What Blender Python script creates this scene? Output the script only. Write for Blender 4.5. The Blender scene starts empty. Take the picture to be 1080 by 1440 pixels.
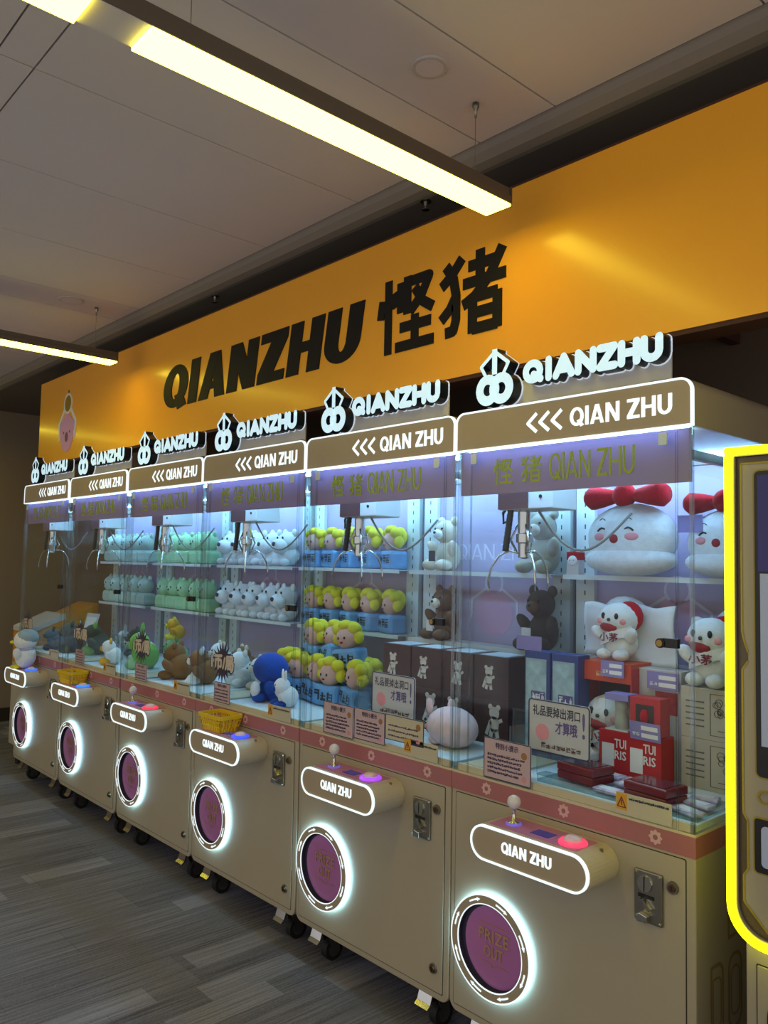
import bpy, math, random
from mathutils import Vector, Matrix

# ------------------------------------------------------------------ scene, camera, light
sc = bpy.context.scene
COL = sc.collection
random.seed(7)

def lin(h):
    if isinstance(h, str):
        h = h.lstrip('#'); c = [int(h[i:i+2], 16)/255 for i in (0, 2, 4)]
    else:
        c = [v/255 for v in h]
    return tuple((v/12.92 if v <= .04045 else ((v+.055)/1.055)**2.4) for v in c) + (1.0,)

cam_d = bpy.data.cameras.new('camera')
cam_d.sensor_fit = 'VERTICAL'; cam_d.sensor_height = 36.0; cam_d.sensor_width = 27.0
cam_d.lens = 28.316; cam_d.clip_start = .05
cam = bpy.data.objects.new('camera', cam_d); COL.objects.link(cam)
_R = Vector((0.67329972, 0.73909444, 0.02017148)); _U = Vector((0.03329213, -0.0575602, 0.99778678)); _F = Vector((-0.73861974, 0.67113801, 0.06336129))
cam.matrix_world = Matrix(((_R.x, _U.x, -_F.x, 1.00612), (_R.y, _U.y, -_F.y, -2.01462), (_R.z, _U.z, -_F.z, 1.56161), (0, 0, 0, 1)))
sc.camera = cam

world = bpy.data.worlds.new('hall_ambient'); sc.world = world; world.use_nodes = True
bg = world.node_tree.nodes['Background']
bg.inputs[0].default_value = (.985, .96, 1.0, 1); bg.inputs[1].default_value = .73

vs = sc.view_settings
vs.view_transform = 'Standard'; vs.look = 'None'; vs.gamma = 1; vs.use_curve_mapping = False; vs.exposure = 0.12
sc.cycles.transparent_max_bounces = 40
sc.cycles.max_bounces = 8
sc.cycles.caustics_reflective = False; sc.cycles.caustics_refractive = False

LAMP_E = 10.5     # ceiling lamp diffuser emission
CASE_E = 36.0     # light strips inside the glass cases
NEON_E = .85     # white light borders
HALO_E = 8.5      # light ring behind the prize opening

# ------------------------------------------------------------------ materials
MATS = {}
def mat(name, col, rough=.5, metal=0.0, emit=0.0, ecol=None, noise=0.0, nscale=20, bump=0.0, bscale=200, coat=0.0, spec=.5, sheen=0.0):
    if name in MATS: return MATS[name]
    m = bpy.data.materials.new(name); m.use_nodes = True
    nt = m.node_tree; b = nt.nodes['Principled BSDF']
    c = lin(col) if not (isinstance(col, tuple) and len(col) == 4) else col
    b.inputs['Base Color'].default_value = c
    b.inputs['Roughness'].default_value = rough; b.inputs['Metallic'].default_value = metal
    b.inputs['Specular IOR Level'].default_value = spec
    if coat: b.inputs['Coat Weight'].default_value = coat; b.inputs['Coat Roughness'].default_value = .15
    if sheen: b.inputs['Sheen Weight'].default_value = sheen
    tc = None
    if noise or bump:
        tc = nt.nodes.new('ShaderNodeTexCoord')
    if noise:
        n = nt.nodes.new('ShaderNodeTexNoise'); n.inputs['Scale'].default_value = nscale; n.inputs['Detail'].default_value = 4
        nt.links.new(tc.outputs['Object'], n.inputs['Vector'])
        r = nt.nodes.new('ShaderNodeValToRGB')
        r.color_ramp.elements[0].position = .3; r.color_ramp.elements[1].position = .7
        r.color_ramp.elements[0].color = tuple(v*(1-noise) for v in c[:3])+(1,)
        r.color_ramp.elements[1].color = tuple(min(1, v*(1+noise)) for v in c[:3])+(1,)
        nt.links.new(n.outputs['Fac'], r.inputs['Fac']); nt.links.new(r.outputs['Color'], b.inputs['Base Color'])
    if bump:
        n2 = nt.nodes.new('ShaderNodeTexNoise'); n2.inputs['Scale'].default_value = bscale; n2.inputs['Detail'].default_value = 3
        nt.links.new(tc.outputs['Object'], n2.inputs['Vector'])
        bp = nt.nodes.new('ShaderNodeBump'); bp.inputs['Strength'].default_value = bump; bp.inputs['Distance'].default_value = .004
        nt.links.new(n2.outputs['Fac'], bp.inputs['Height']); nt.links.new(bp.outputs['Normal'], b.inputs['Normal'])
    if emit:
        b.inputs['Emission Color'].default_value = lin(ecol) if ecol else c
        b.inputs['Emission Strength'].default_value = emit
    MATS[name] = m
    return m

def glass_mat(name, tint=(.975, .985, .985), base=.014, power=5.0, rough=.02, milk=0.0, milkcol=(1, 1, 1)):
    """thin pane: straight-through transmission plus Fresnel (Schlick) reflection"""
    m = bpy.data.materials.new(name); m.use_nodes = True
    nt = m.node_tree; nt.nodes.clear()
    out = nt.nodes.new('ShaderNodeOutputMaterial')
    tr = nt.nodes.new('ShaderNodeBsdfTransparent'); tr.inputs[0].default_value = tint+(1,)
    gl = nt.nodes.new('ShaderNodeBsdfGlossy'); gl.inputs['Roughness'].default_value = rough
    lw = nt.nodes.new('ShaderNodeLayerWeight'); lw.inputs['Blend'].default_value = .5
    pw = nt.nodes.new('ShaderNodeMath'); pw.operation = 'POWER'; pw.inputs[1].default_value = power
    nt.links.new(lw.outputs['Facing'], pw.inputs[0])
    ma = nt.nodes.new('ShaderNodeMath'); ma.operation = 'MULTIPLY_ADD'; ma.inputs[1].default_value = .9; ma.inputs[2].default_value = base
    nt.links.new(pw.outputs[0], ma.inputs[0])
    mx = nt.nodes.new('ShaderNodeMixShader')
    nt.links.new(ma.outputs[0], mx.inputs[0])
    src = tr
    if milk:
        df = nt.nodes.new('ShaderNodeBsdfDiffuse'); df.inputs[0].default_value = milkcol+(1,)
        m2 = nt.nodes.new('ShaderNodeMixShader'); m2.inputs[0].default_value = milk
        nt.links.new(tr.outputs[0], m2.inputs[1]); nt.links.new(df.outputs[0], m2.inputs[2]); src = m2
    nt.links.new(src.outputs[0], mx.inputs[1]); nt.links.new(gl.outputs[0], mx.inputs[2])
    nt.links.new(mx.outputs[0], out.inputs[0])
    MATS[name] = m
    return m

BEIGE = mat('beige_paint', (168, 157, 136), .38, noise=.03, nscale=3, bump=.02, bscale=300)
BEIGE2 = mat('beige_console', (192, 178, 158), .32, noise=.02, nscale=3)
GAP = mat('seam_dark', (40, 34, 27), .8)
TAUPE = mat('taupe_plate', (166, 150, 126), .35, noise=.03, nscale=6)
PINKBAND = mat('rose_band', (164, 102, 104), .35, noise=.05, nscale=5)
DAISY = mat('daisy_print', (208, 166, 164), .5)
DAISYC = mat('daisy_centre', (150, 96, 92), .5)
NEON = mat('white_light', (190, 200, 205), .5, emit=NEON_E, ecol=(236, 250, 255))
HALO = mat('halo_light', (235, 245, 250), .5, emit=HALO_E, ecol=(165, 228, 255))
FACE = mat('letter_face_light', (170, 190, 200), .5, emit=.68, ecol=(205, 240, 255))
FACE2 = mat('letter_glow_edge', (210, 220, 225), .5, emit=.45, ecol=(222, 236, 255))
LSIDE = mat('letter_side', (14, 28, 40), .35)
CHROME = mat('chrome', (205, 205, 200), .18, 1.0)
STEEL = mat('steel', (150, 145, 132), .32, 1.0, noise=.08, nscale=12)
BLACK = mat('black_plastic', (16, 16, 17), .4)
RUBBER = mat('caster_rubber', (24, 22, 21), .6)
MAUVE = mat('mauve_flap', (170, 104, 164), .35, noise=.04, nscale=6)
RECSHADE = mat('recess_shade', (50, 44, 66), .5)  # dark tone paints in the shade of a deep prize opening
FLAPTXT = mat('flap_print', (170, 132, 100), .5)
PINKTOP = mat('console_pink_decal', (190, 120, 170), .35)
DISPLAY = mat('counter_display', (24, 26, 60), .2, emit=.25, ecol=(70, 80, 170))
LAV = mat('lavender_panel', (176, 160, 188), .5, noise=.04, nscale=4)
LAVB = mat('lavender_banner', (170, 154, 186), .35, noise=.03, nscale=4)
def _translucent(m, col, f):
    nt = m.node_tree; out = [n for n in nt.nodes if n.type == 'OUTPUT_MATERIAL'][0]; b = nt.nodes['Principled BSDF']
    t = nt.nodes.new('ShaderNodeBsdfTranslucent'); t.inputs[0].default_value = lin(col); x = nt.nodes.new('ShaderNodeMixShader'); x.inputs[0].default_value = f
    nt.links.new(b.outputs[0], x.inputs[1]); nt.links.new(t.outputs[0], x.inputs[2]); nt.links.new(x.outputs[0], out.inputs[0])
_translucent(LAVB, (178, 164, 196), .35)
LIME = mat('lime_print', (206, 220, 70), .5); _translucent(LIME, (206, 224, 70), .45)
PALEP = mat('pale_lilac_print', (206, 196, 214), .6); ROSEP = mat('rose_lilac_print', (190, 150, 180), .6)
WHITEM = mat('white_enamel', (214, 222, 222), .4, noise=.03, nscale=8)
CREAMP = mat('cream_panel', (205, 190, 158), .5)
DECK = mat('white_fluff', (222, 230, 234), .9, noise=.06, nscale=30, bump=.9, bscale=120)
BROWNP = mat('claw_brown', (96, 62, 62), .4)
STRIP = mat('case_light', (230, 240, 255), .5, emit=CASE_E, ecol=(150, 210, 255))
ACRY = mat('acrylic_clear_solid', (200, 215, 215), .1, coat=.5)
GLASS = glass_mat('clear_glass')
GEDGE = glass_mat('glass_edge', tint=(.70, .77, .77), base=.12, power=3, rough=.1)
ACR = glass_mat('clear_acrylic', tint=(.93, .965, .97), base=.03, milk=.02)
ACRE = glass_mat('acrylic_edge', tint=(.55, .78, .80), base=.15, power=3, rough=.1, milk=.15, milkcol=(.5, .85, .9))
BOARD = mat('frosted_board', (200, 198, 196), .45, noise=.05, nscale=10)
ORANGE = mat('orange_fascia', (255, 176, 36), .32, noise=.02, nscale=3, coat=.3)
SIGNBLK = mat('sign_black', (18, 15, 13), .65, spec=.3)
SIGNEDGE = mat('sign_underside', (70, 34, 16), .7)
WHITEP = mat('white_print', (232, 232, 232), .5)
PINKP = mat('pink_print', (222, 160, 200), .5)
MUST = mat('mustard_print', (150, 120, 14), .5)

# ------------------------------------------------------------------ mesh builder
class G:
    def __init__(s): s.v = []; s.f = []; s.m = []
    def add(s, v, f, mi=0):
        o = len(s.v); s.v += [tuple(p) for p in v]
        s.f += [tuple(i+o for i in q) for q in f]; s.m += [mi]*len(f)
        return s
    def box(s, x0, x1, y0, y1, z0, z1, mi=0):
        v = [(x, y, z) for z in (z0, z1) for y in (y0, y1) for x in (x0, x1)]
        return s.add(v, [(0, 2, 3, 1), (4, 5, 7, 6), (0, 1, 5, 4), (2, 6, 7, 3), (0, 4, 6, 2), (1, 3, 7, 5)], mi)
    def pane(s, x0, x1, y0, y1, z0, z1, thin):
        """box whose large faces use slot 0 and whose thin rims use slot 1"""
        v = [(x, y, z) for z in (z0, z1) for y in (y0, y1) for x in (x0, x1)]
        big = {'x': (4, 5), 'y': (2, 3), 'z': (0, 1)}[thin]
        fs = [(0, 2, 3, 1), (4, 5, 7, 6), (0, 1, 5, 4), (2, 6, 7, 3), (0, 4, 6, 2), (1, 3, 7, 5)]
        o = len(s.v); s.v += v
        for i, q in enumerate(fs): s.f.append(tuple(k+o for k in q)); s.m.append(0 if i in big else 1)
        return s
    def prism(s, poly, y0, y1, mi=0, axis='y', side=None):
        """2-D outline (counter-clockwise in x,z seen from the front) extruded from y0 (front) to y1"""
        n = len(poly)
        A = sum(poly[i][0]*poly[(i+1) % n][1]-poly[(i+1) % n][0]*poly[i][1] for i in range(n))
        if A < 0: poly = poly[::-1]
        if axis == 'y': mp = lambda p, t: (p[0], t, p[1])
        elif axis == 'x': mp = lambda p, t: (t, p[0], p[1])
        else: mp = lambda p, t: (p[0], p[1], t)
        o = len(s.v)
        s.v += [mp(p, y0) for p in poly]+[mp(p, y1) for p in poly]
        s.f.append(tuple(range(o, o+n))); s.f.append(tuple(range(o+2*n-1, o+n-1, -1))); s.m += [mi, mi]
        for i in range(n):
            j = (i+1) % n; s.f.append((o+j, o+i, o+n+i, o+n+j)); s.m.append(mi if side is None else side)
        return s
    def ring(s, outer, inner, y0, y1, mi=0):
        """frame between two outlines of equal length, extruded y0..y1"""
        n = len(outer); o = len(s.v)
        for y in (y0, y1):
            s.v += [(p[0], y, p[1]) for p in outer]+[(p[0], y, p[1]) for p in inner]
        for i in range(n):
            j = (i+1) % n
            s.f += [(o+i, o+j, o+n+j, o+n+i), (o+2*n+j, o+2*n+i, o+3*n+i, o+3*n+j), (o+j, o+i, o+2*n+i, o+2*n+j), (o+n+i, o+n+j, o+3*n+j, o+3*n+i)]
            s.m += [mi]*4
        return s
    def ell(s, c, r, mi=0, seg=14, rings=9, rot=None):
        if not hasattr(r, '__len__'): r = (r, r, r)
        v = [Vector((0, 0, 1))]
        for i in range(1, rings):
            t = math.pi*i/rings
            for j in range(seg):
                a = 2*math.pi*j/seg; v.append(Vector((math.sin(t)*math.cos(a), math.sin(t)*math.sin(a), math.cos(t))))
        v.append(Vector((0, 0, -1)))
        M = Matrix.Diagonal(r)
        if rot: 
            from mathutils import Euler
            M = Euler(rot).to_matrix() @ M
        v = [M @ p + Vector(c) for p in v]
        f = [(0, 1+j, 1+(j+1) % seg) for j in range(seg)]
        for i in range(rings-2):
            for j in range(seg):
                a = 1+i*seg+j; b = 1+i*seg+(j+1) % seg; f.append((a, a+seg, b+seg, b))
        e = len(v)-1; k = 1+(rings-2)*seg
        f += [(k+j, e, k+(j+1) % seg) for j in range(seg)]
        return s.add(v, f, mi)
    def tube(s, pts, r, seg=8, mi=0, caps=True):
        pts = [Vector(p) for p in pts]; n = len(pts)
        rr = r if hasattr(r, '__len__') else [r]*n
        o = len(s.v); up = Vector((.13, .21, .97)).normalized()
        for i, p in enumerate(pts):
            d = (pts[min(i+1, n-1)]-pts[max(i-1, 0)]).normalized()
            a = d.cross(up)
            if a.length < 1e-3: a = d.cross(Vector((1, 0, 0)))
            a.normalize(); b = d.cross(a)
            for j in range(seg):
                t = 2*math.pi*j/seg; s.v.append(tuple(p+(a*math.cos(t)+b*math.sin(t))*rr[i]))
        for i in range(n-1):
            for j in range(seg):
                k = (j+1) % seg
                s.f.append((o+i*seg+j, o+(i+1)*seg+j, o+(i+1)*seg+k, o+i*seg+k)); s.m.append(mi)
        if caps:
            s.f.append(tuple(o+j for j in range(seg))); s.f.append(tuple(o+(n-1)*seg+j for j in range(seg-1, -1, -1))); s.m += [mi, mi]
        return s
    def cyl(s, p0, p1, r0, r1=None, seg=16, mi=0): return s.tube([p0, p1], [r0, r0 if r1 is None else r1], seg, mi)
    def lathe(s, prof, cx=0, cy=0, seg=16, mi=0):
        o = len(s.v); n = len(prof)
        for r, z in prof:
            for j in range(seg):
                a = 2*math.pi*j/seg; s.v.append((cx+r*math.cos(a), cy+r*math.sin(a), z))
        for i in range(n-1):
            for j in range(seg):
                k = (j+1) % seg; s.f.append((o+i*seg+j, o+i*seg+k, o+(i+1)*seg+k, o+(i+1)*seg+j)); s.m.append(mi)
        s.f.append(tuple(o+j for j in range(seg-1, -1, -1))); s.f.append(tuple(o+(n-1)*seg+j for j in range(seg))); s.m += [mi, mi]
        return s
    def polys(s, ps, y0, y1, mi=0, side=None, axis='y'):
        for i, p in enumerate(ps): s.prism(p, y0-.00007*(i % 9), y1, mi, axis, side)
        return s
    def build(s, name, mats, parent=None, smooth=False, loc=None, bevel=0):
        me = bpy.data.meshes.new(name)
        me.from_pydata(s.v, [], s.f)
        if not isinstance(mats, (list, tuple)): mats = [mats]
        for m in mats: me.materials.append(m)
        if len(mats) > 1: me.polygons.foreach_set('material_index', s.m)
        if smooth: me.polygons.foreach_set('use_smooth', [True]*len(me.polygons))
        me.update()
        o = bpy.data.objects.new(name, me); COL.objects.link(o)
        if parent is not None: o.parent = parent
        if loc is not None: o.location = loc
        if bevel:
            b = o.modifiers.new('bevel', 'BEVEL'); b.width = bevel; b.segments = 2; b.limit_method = 'ANGLE'; b.angle_limit = .8
        return o

def thing(name, label, cat, loc=(0, 0, 0), rz=0, group=None):
    o = bpy.data.objects.new(name, None); COL.objects.link(o); o.empty_display_size = .05
    o.location = loc; o.rotation_euler = (0, 0, rz)
    o['label'] = label; o['category'] = cat
    if group: o['group'] = group
    return o
def tag(o, label, cat, group=None):
    o['label'] = label; o['category'] = cat
    if group: o['group'] = group
    return o
def struct(o): o['kind'] = 'structure'; return o
KIDS = {}
def kids(o):
    return [c for c in bpy.data.objects if c.parent is o]
def copy_tree(o, parent=None, skip=()):
    c = o.copy(); COL.objects.link(c); c.parent = parent
    for ch in list(o.children):
        if ch.name.split('.')[0] in skip: continue
        copy_tree(ch, c, skip)
    return c

def rrect(x0, x1, z0, z1, r, n=6):
    """rounded rectangle; r is a number or (bottom-left, bottom-right, top-right, top-left)"""
    rs = r if hasattr(r, '__len__') else (r,)*4
    out = []
    for (cx, cz, a0), q in zip(((x0, z0, 180), (x1, z0, 270), (x1, z1, 0), (x0, z1, 90)), rs):
        if q <= 1e-6:
            out += [(cx, cz)]*(n+1) if False else [(cx, cz)]
            continue
        px = cx+q if cx == x0 else cx-q; pz = cz+q if cz == z0 else cz-q
        for i in range(n+1):
            a = math.radians(a0+90*i/n); out.append((px+q*math.cos(a), pz+q*math.sin(a)))
    return out
def rr_pair(x0, x1, z0, z1, r, t, n=6):
    """outer and inner outlines of a rounded frame of thickness t, same vertex count"""
    rs = r if hasattr(r, '__len__') else (r,)*4
    o = rrect(x0, x1, z0, z1, [max(q, 2e-3) for q in rs], n); i = rrect(x0+t, x1-t, z0+t, z1-t, [max(q-t, 1e-3) for q in rs], n)
    return o, i
def circ(cx, cz, r, n=40): return [(cx+r*math.cos(2*math.pi*i/n), cz+r*math.sin(2*math.pi*i/n)) for i in range(n)]

# ---- lettering -------------------------------------------------------------
def quad_rect(x0, x1, z0, z1): return [(x0, z0), (x1, z0), (x1, z1), (x0, z1)]
def letter(ch, w, t, tb=None):
    """heavy sans capital in a box of width w and height 1; t = stem width, tb = bar height"""
    tb = tb or t*.85
    if ch == 'I': return [quad_rect(0, t, 0, 1)]
    if ch == 'H': return [quad_rect(0, t, 0, 1), quad_rect(w-t, w, 0, 1), quad_rect(t, w-t, .5-tb/2, .5+tb/2)]
    if ch == 'N': return [quad_rect(0, t, 0, 1), quad_rect(w-t, w, 0, 1), [(0, 1), (t*1.1, 1), (w, 0), (w-t*1.1, 0)]]
    if ch == 'Z': return [quad_rect(0, w, 0, tb), quad_rect(0, w, 1-tb, 1), [(0, tb), (t*1.4, tb), (w, 1-tb), (w-t*1.4, 1-tb)]]
    if ch == 'A': return [[(0, 0), (t, 0), (w/2+t*.4, 1), (w/2-t*.55, 1)], [(w-t, 0), (w, 0), (w/2+t*.55, 1), (w/2-t*.4, 1)], quad_rect(w*.27, w*.73, .2, .2+tb*.8)]
    if ch == 'U' or ch == 'Q':
        out = []; n = 16
        if ch == 'U':
            out = [quad_rect(0, t, .38, 1), quad_rect(w-t, w, .38, 1)]
            a0, a1, cz, ro = math.pi, 2*math.pi, .38, .38
        else:
            a0, a1, cz, ro, n = 0, 2*math.pi, .5, .5, 24
        for i in range(n):
            p, q = a0+(a1-a0)*i/n, a0+(a1-a0)*(i+1)/n
            f = lambda a, k: (w/2+(w/2-k*t)*math.cos(a), cz+(ro-k*tb)*math.sin(a))
            out.append([f(p, 0), f(q, 0), f(q, 1), f(p, 1)])
        if ch == 'Q': out.append([(w*.5, .28), (w*.5+t*.9, .34), (w*1.02, .02), (w*1.02-t, -.06)])
        return out
WIDTH = {'Q': .80, 'I': .2, 'A': .76, 'N': .74, 'Z': .64, 'H': .72, 'U': .70, ' ': .22}
def word(s, x0, x1, z0, z1, t=.2, gap=.10, shear=0.0, wscale=1.0):
    tot = 0; ws = []
    for ch in s:
        w = t if ch == 'I' else WIDTH[ch]*wscale
        ws.append(w); tot += w+gap
    tot -= gap; k = (x1-x0)/(tot+shear); h = z1-z0; x = 0; out = []
    for ch, w in zip(s, ws):
        if ch != ' ':
            for p in letter(ch, w, t):
                out.append([(x0+(x+u+shear*v)*k, z0+v*h) for u, v in p])
        x += w+gap
    return out
def stroke(pts, t, ext=0.0):
    """butt-ended thick polyline as a list of convex quads (with small round joins)"""
    out = []
    for (ax, az), (bx, bz) in zip(pts, pts[1:]):
        dx, dz = bx-ax, bz-az; L = math.hypot(dx, dz) or 1; dx /= L; dz /= L
        ax2, az2, bx2, bz2 = ax-dx*ext, az-dz*ext, bx+dx*ext, bz+dz*ext
        nx, nz = -dz*t/2, dx*t/2
        out.append([(ax2-nx, az2-nz), (bx2-nx, bz2-nz), (bx2+nx, bz2+nz), (ax2+nx, az2+nz)])
    for p in pts[1:-1]: out.append(circ(p[0], p[1], t/2, 10))
    return out
def rstroke(pts, t):
    out = stroke(pts, t)
    for p in (pts[0], pts[-1]): out.append(circ(p[0], p[1], t/2, 12))
    return out
QIAN = [[(.09, .74), (.05, .48)], [(.20, 1.0), (.20, -.04)], [(.29, .80), (.35, .60)], [(.43, .92), (.43, .50)], [(.55, .98), (.55, .46)],
        [(.62, .90), (.93, .90), (.80, .66), (.60, .48)], [(.68, .80), (.82, .58), (1.0, .46)], [(.42, .29), (.97, .29)], [(.69, .43), (.69, .03)], [(.34, .03), (1.02, .03)]]
ZHU = [[(.36, .96), (.20, .78), (.03, .66)], [(.10, .92), (.22, .74), (.27, .50), (.27, .18), (.23, .05), (.10, .04)], [(.27, .50), (.17, .34), (.03, .22)],
       [(.46, .82), (.86, .82)], [(.64, 1.0), (.64, .61)], [(.38, .61), (1.02, .61)], [(.97, .95), (.78, .62), (.56, .42), (.38, .34)],
       [(.53, .42), (.53, -.04)], [(.90, .42), (.90, -.04)], [(.53, .41), (.90, .41)], [(.53, .21), (.90, .21)], [(.53, .01), (.90, .01)]]
def glyph(gl, x0, x1, z0, z1, t):
    out = []
    for st in gl:
        out += stroke([(x0+u*(x1-x0), z0+v*(z1-z0)) for u, v in st], t, 0.0)
    return out
_tc = {}
def font_polys(s, size, bold=True):
    """built-in typeface as flat triangles (u right, v up), returned with its width"""
    if (s,) not in _tc:
        c = bpy.data.curves.new('tmp', 'FONT'); c.body = s; c.resolution_u = 2
        o = bpy.data.objects.new('tmp', c); COL.objects.link(o)
        bpy.context.view_layer.update()
        me = bpy.data.meshes.new_from_object(o.evaluated_get(bpy.context.evaluated_depsgraph_get()))
        _tc[(s,)] = ([tuple(v.co)[:2] for v in me.vertices], [tuple(p.vertices) for p in me.polygons])
        bpy.data.objects.remove(o); bpy.data.meshes.remove(me); bpy.data.curves.remove(c)
    return _tc[(s,)]
def put_text(g, s, x0, z0, x1, z1, y, mi=0, bold=.0, flip=False, axis='y'):
    """text filled into the box x0..x1, z0..z1 on the plane y, facing -y"""
    v, f = font_polys(s, 1)
    us = [p[0] for p in v]; ws = [p[1] for p in v]
    u0, u1, w0, w1 = min(us), max(us), min(ws), max(ws)
    for n_, (dx, dz) in enumerate(((0, 0),) if not bold else ((-bold, 0), (bold, 0), (0, -bold), (0, bold))):
        q = y-.00008*n_ if axis == 'y' else y+.00008*n_
        if axis == 'y': vv = [(x0+(p[0]-u0)/(u1-u0)*(x1-x0)+dx, q, z0+(p[1]-w0)/(w1-w0)*(z1-z0)+dz) for p in v]
        else: vv = [(q, x0+(p[0]-u0)/(u1-u0)*(x1-x0)+dx, z0+(p[1]-w0)/(w1-w0)*(z1-z0)+dz) for p in v]
        g.add(vv, f, mi)
    return g
def squiggles(g, x0, x1, z0, z1, y, n, mi=0, rnd=random, t=None):
    """illegible small print: n characters of a few strokes each"""
    w = (x1-x0)/n; t = t or w*.11; y_ = y
    for i in range(n):
        a = x0+i*w+w*.08; b = x0+(i+1)*w-w*.08
        for k in range(7):
            y = y_-.00005*k
            if rnd.random() < .5:
                z = z0+(z1-z0)*rnd.random(); g.add([(a, y, z), (b, y, z), (b, y, z+t), (a, y, z+t)], [(0, 1, 2, 3)], mi)
            else:
                x = a+(b-a)*rnd.random(); p, q = sorted((rnd.random(), rnd.random())); p *= .5; q = .5+q*.5
                g.add([(x, y, z0+(z1-z0)*p), (x+t, y, z0+(z1-z0)*p), (x+t, y, z0+(z1-z0)*q), (x, y, z0+(z1-z0)*q)], [(0, 1, 2, 3)], mi)
    return g

# ------------------------------------------------------------------ the hall
def carpet_mat():
    m = bpy.data.materials.new('striped_carpet'); m.use_nodes = True
    nt = m.node_tree; b = nt.nodes['Principled BSDF']; N = nt.nodes.new; L = nt.links.new
    b.inputs['Roughness'].default_value = .95; b.inputs['Specular IOR Level'].default_value = .1
    geo = N('ShaderNodeNewGeometry'); sep = N('ShaderNodeSeparateXYZ'); L(geo.outputs['Position'], sep.inputs[0])
    def math_(op, a, v=None, b2=None):
        n = N('ShaderNodeMath'); n.operation = op
        L(a, n.inputs[0])
        if b2 is not None: L(b2, n.inputs[1])
        elif v is not None: n.inputs[1].default_value = v
        return n.outputs[0]
    # rectangular tufted patches of a second tone
    cx = math_('FLOOR', math_('DIVIDE', sep.outputs['X'], .125))
    wn = N('ShaderNodeTexWhiteNoise'); wn.noise_dimensions = '1D'; L(cx, wn.inputs['W'])
    cy = math_('FLOOR', math_('ADD', math_('DIVIDE', sep.outputs['Y'], .42), b2=math_('MULTIPLY', wn.outputs['Value'], 7.3)))
    cb = N('ShaderNodeCombineXYZ'); L(cx, cb.inputs[0]); L(cy, cb.inputs[1])
    w2 = N('ShaderNodeTexWhiteNoise'); w2.noise_dimensions = '2D'; L(cb.outputs[0], w2.inputs['Vector'])
    # long fine stripes along the planks
    mp = N('ShaderNodeMapping'); mp.inputs['Scale'].default_value = (95, 2.2, 1); L(geo.outputs['Position'], mp.inputs[0])
    st = N('ShaderNodeTexNoise'); st.inputs['Scale'].default_value = 1; st.inputs['Detail'].default_value = 3; L(mp.outputs[0], st.inputs['Vector'])
    pile = N('ShaderNodeTexNoise'); pile.inputs['Scale'].default_value = 420; pile.inputs['Detail'].default_value = 2; L(geo.outputs['Position'], pile.inputs['Vector'])
    inf = N('ShaderNodeObjectInfo')
    v = math_('ADD', math_('MULTIPLY', st.outputs['Fac'], .62), b2=math_('MULTIPLY', pile.outputs['Fac'], .62))
    v = math_('ADD', v, b2=math_('MULTIPLY', math_('GREATER_THAN', w2.outputs['Value'], .80), .16))
    v = math_('ADD', v, b2=math_('MULTIPLY', inf.outputs['Random'], .10))
    r = N('ShaderNodeValToRGB'); L(v, r.inputs['Fac'])
    r.color_ramp.elements[0].position = .42; r.color_ramp.elements[0].color = lin((64, 63, 72))
    r.color_ramp.elements[1].position = 1.05; r.color_ramp.elements[1].color = lin((160, 160, 178))
    L(r.outputs['Color'], b.inputs['Base Color'])
    bp = N('ShaderNodeBump'); bp.inputs['Strength'].default_value = .5; bp.inputs['Distance'].default_value = .004
    L(pile.outputs['Fac'], bp.inputs['Height']); L(bp.outputs['Normal'], b.inputs['Normal'])
    return m
CARPET = carpet_mat()
CEIL = mat('ceiling_panel_paint', (216, 208, 210), .6, noise=.02, nscale=1.5)
CEILB = mat('ceiling_gap', (52, 48, 44), .9)
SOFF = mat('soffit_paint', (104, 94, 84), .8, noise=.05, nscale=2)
CORN = mat('cornice_paint', (132, 122, 112), .6)
WALL = mat('taupe_wall', (150, 132, 110), .8, noise=.04, nscale=1.2)
WALLD = mat('dark_wall', (120, 102, 86), .8, noise=.05, nscale=1.2)
SKIRT = mat('skirting', (50, 40, 32), .6)

floor = struct(G().box(-7.3, 4.2, -5.2, 1.25, -.095, -.041).build('floor', CARPET))
plank_me = None
rp = random.Random(3)
for i in range(33):
    x0 = -7.28+.25*i; off = (i*.37) % 1.0
    y = -2.6-off
    while y < 1.2:
        ya, yb = max(y, -2.7), min(y+1.0, 1.22)
        if yb-ya > .05:
            if yb-ya > .999 and plank_me is not None:
                p = bpy.data.objects.new('carpet_plank', plank_me); COL.objects.link(p)
            else:
                p = G().box(0, .2485, 0, yb-ya-.0015, 0, .006).build('carpet_plank', CARPET)
                if yb-ya > .999: plank_me = p.data
            p.parent = floor; p.location = (x0, ya, -.0412+rp.uniform(0, .0006))
        y += 1.0

ceiling = struct(G().box(-7.3, 4.2, -5.2, .045, 3.05, 3.12).build('ceiling', CEILB))
xs = []
for k in (-2, -1, 0, 1):
    for q in (-.80, -1.455, -2.12, -2.78, -3.435): xs.append(q-2.95*k if False else q+2.95*k)
xs = sorted(x for x in set(round(v, 3) for v in xs) if -7.3 < x < 4.2)
xs = [-7.3]+xs+[4.2]
ys = [-5.2, -4.13, -4.02, -2.75, -2.64, -1.35, -1.24, .045]
for a, b_ in zip(xs, xs[1:]):
    for c, d in zip(ys, ys[1:]):
        G().box(a+.003, b_-.003, c+.003, d-.003, 3.03, 3.05).build('ceiling_panel', CEIL, ceiling)
prof = [(.045, 3.05), (.045, 3.02), (.052, 3.0), (.075, 2.978), (.11, 2.97), (.13, 2.97), (.13, 3.05)]
struct(G().prism(prof, -7.3, 4.2, axis='x').build('trim_1', CORN))
struct(G().box(-7.3, 4.2, .13, 1.3, 2.972, 3.05).build('trim_2', SOFF))
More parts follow.
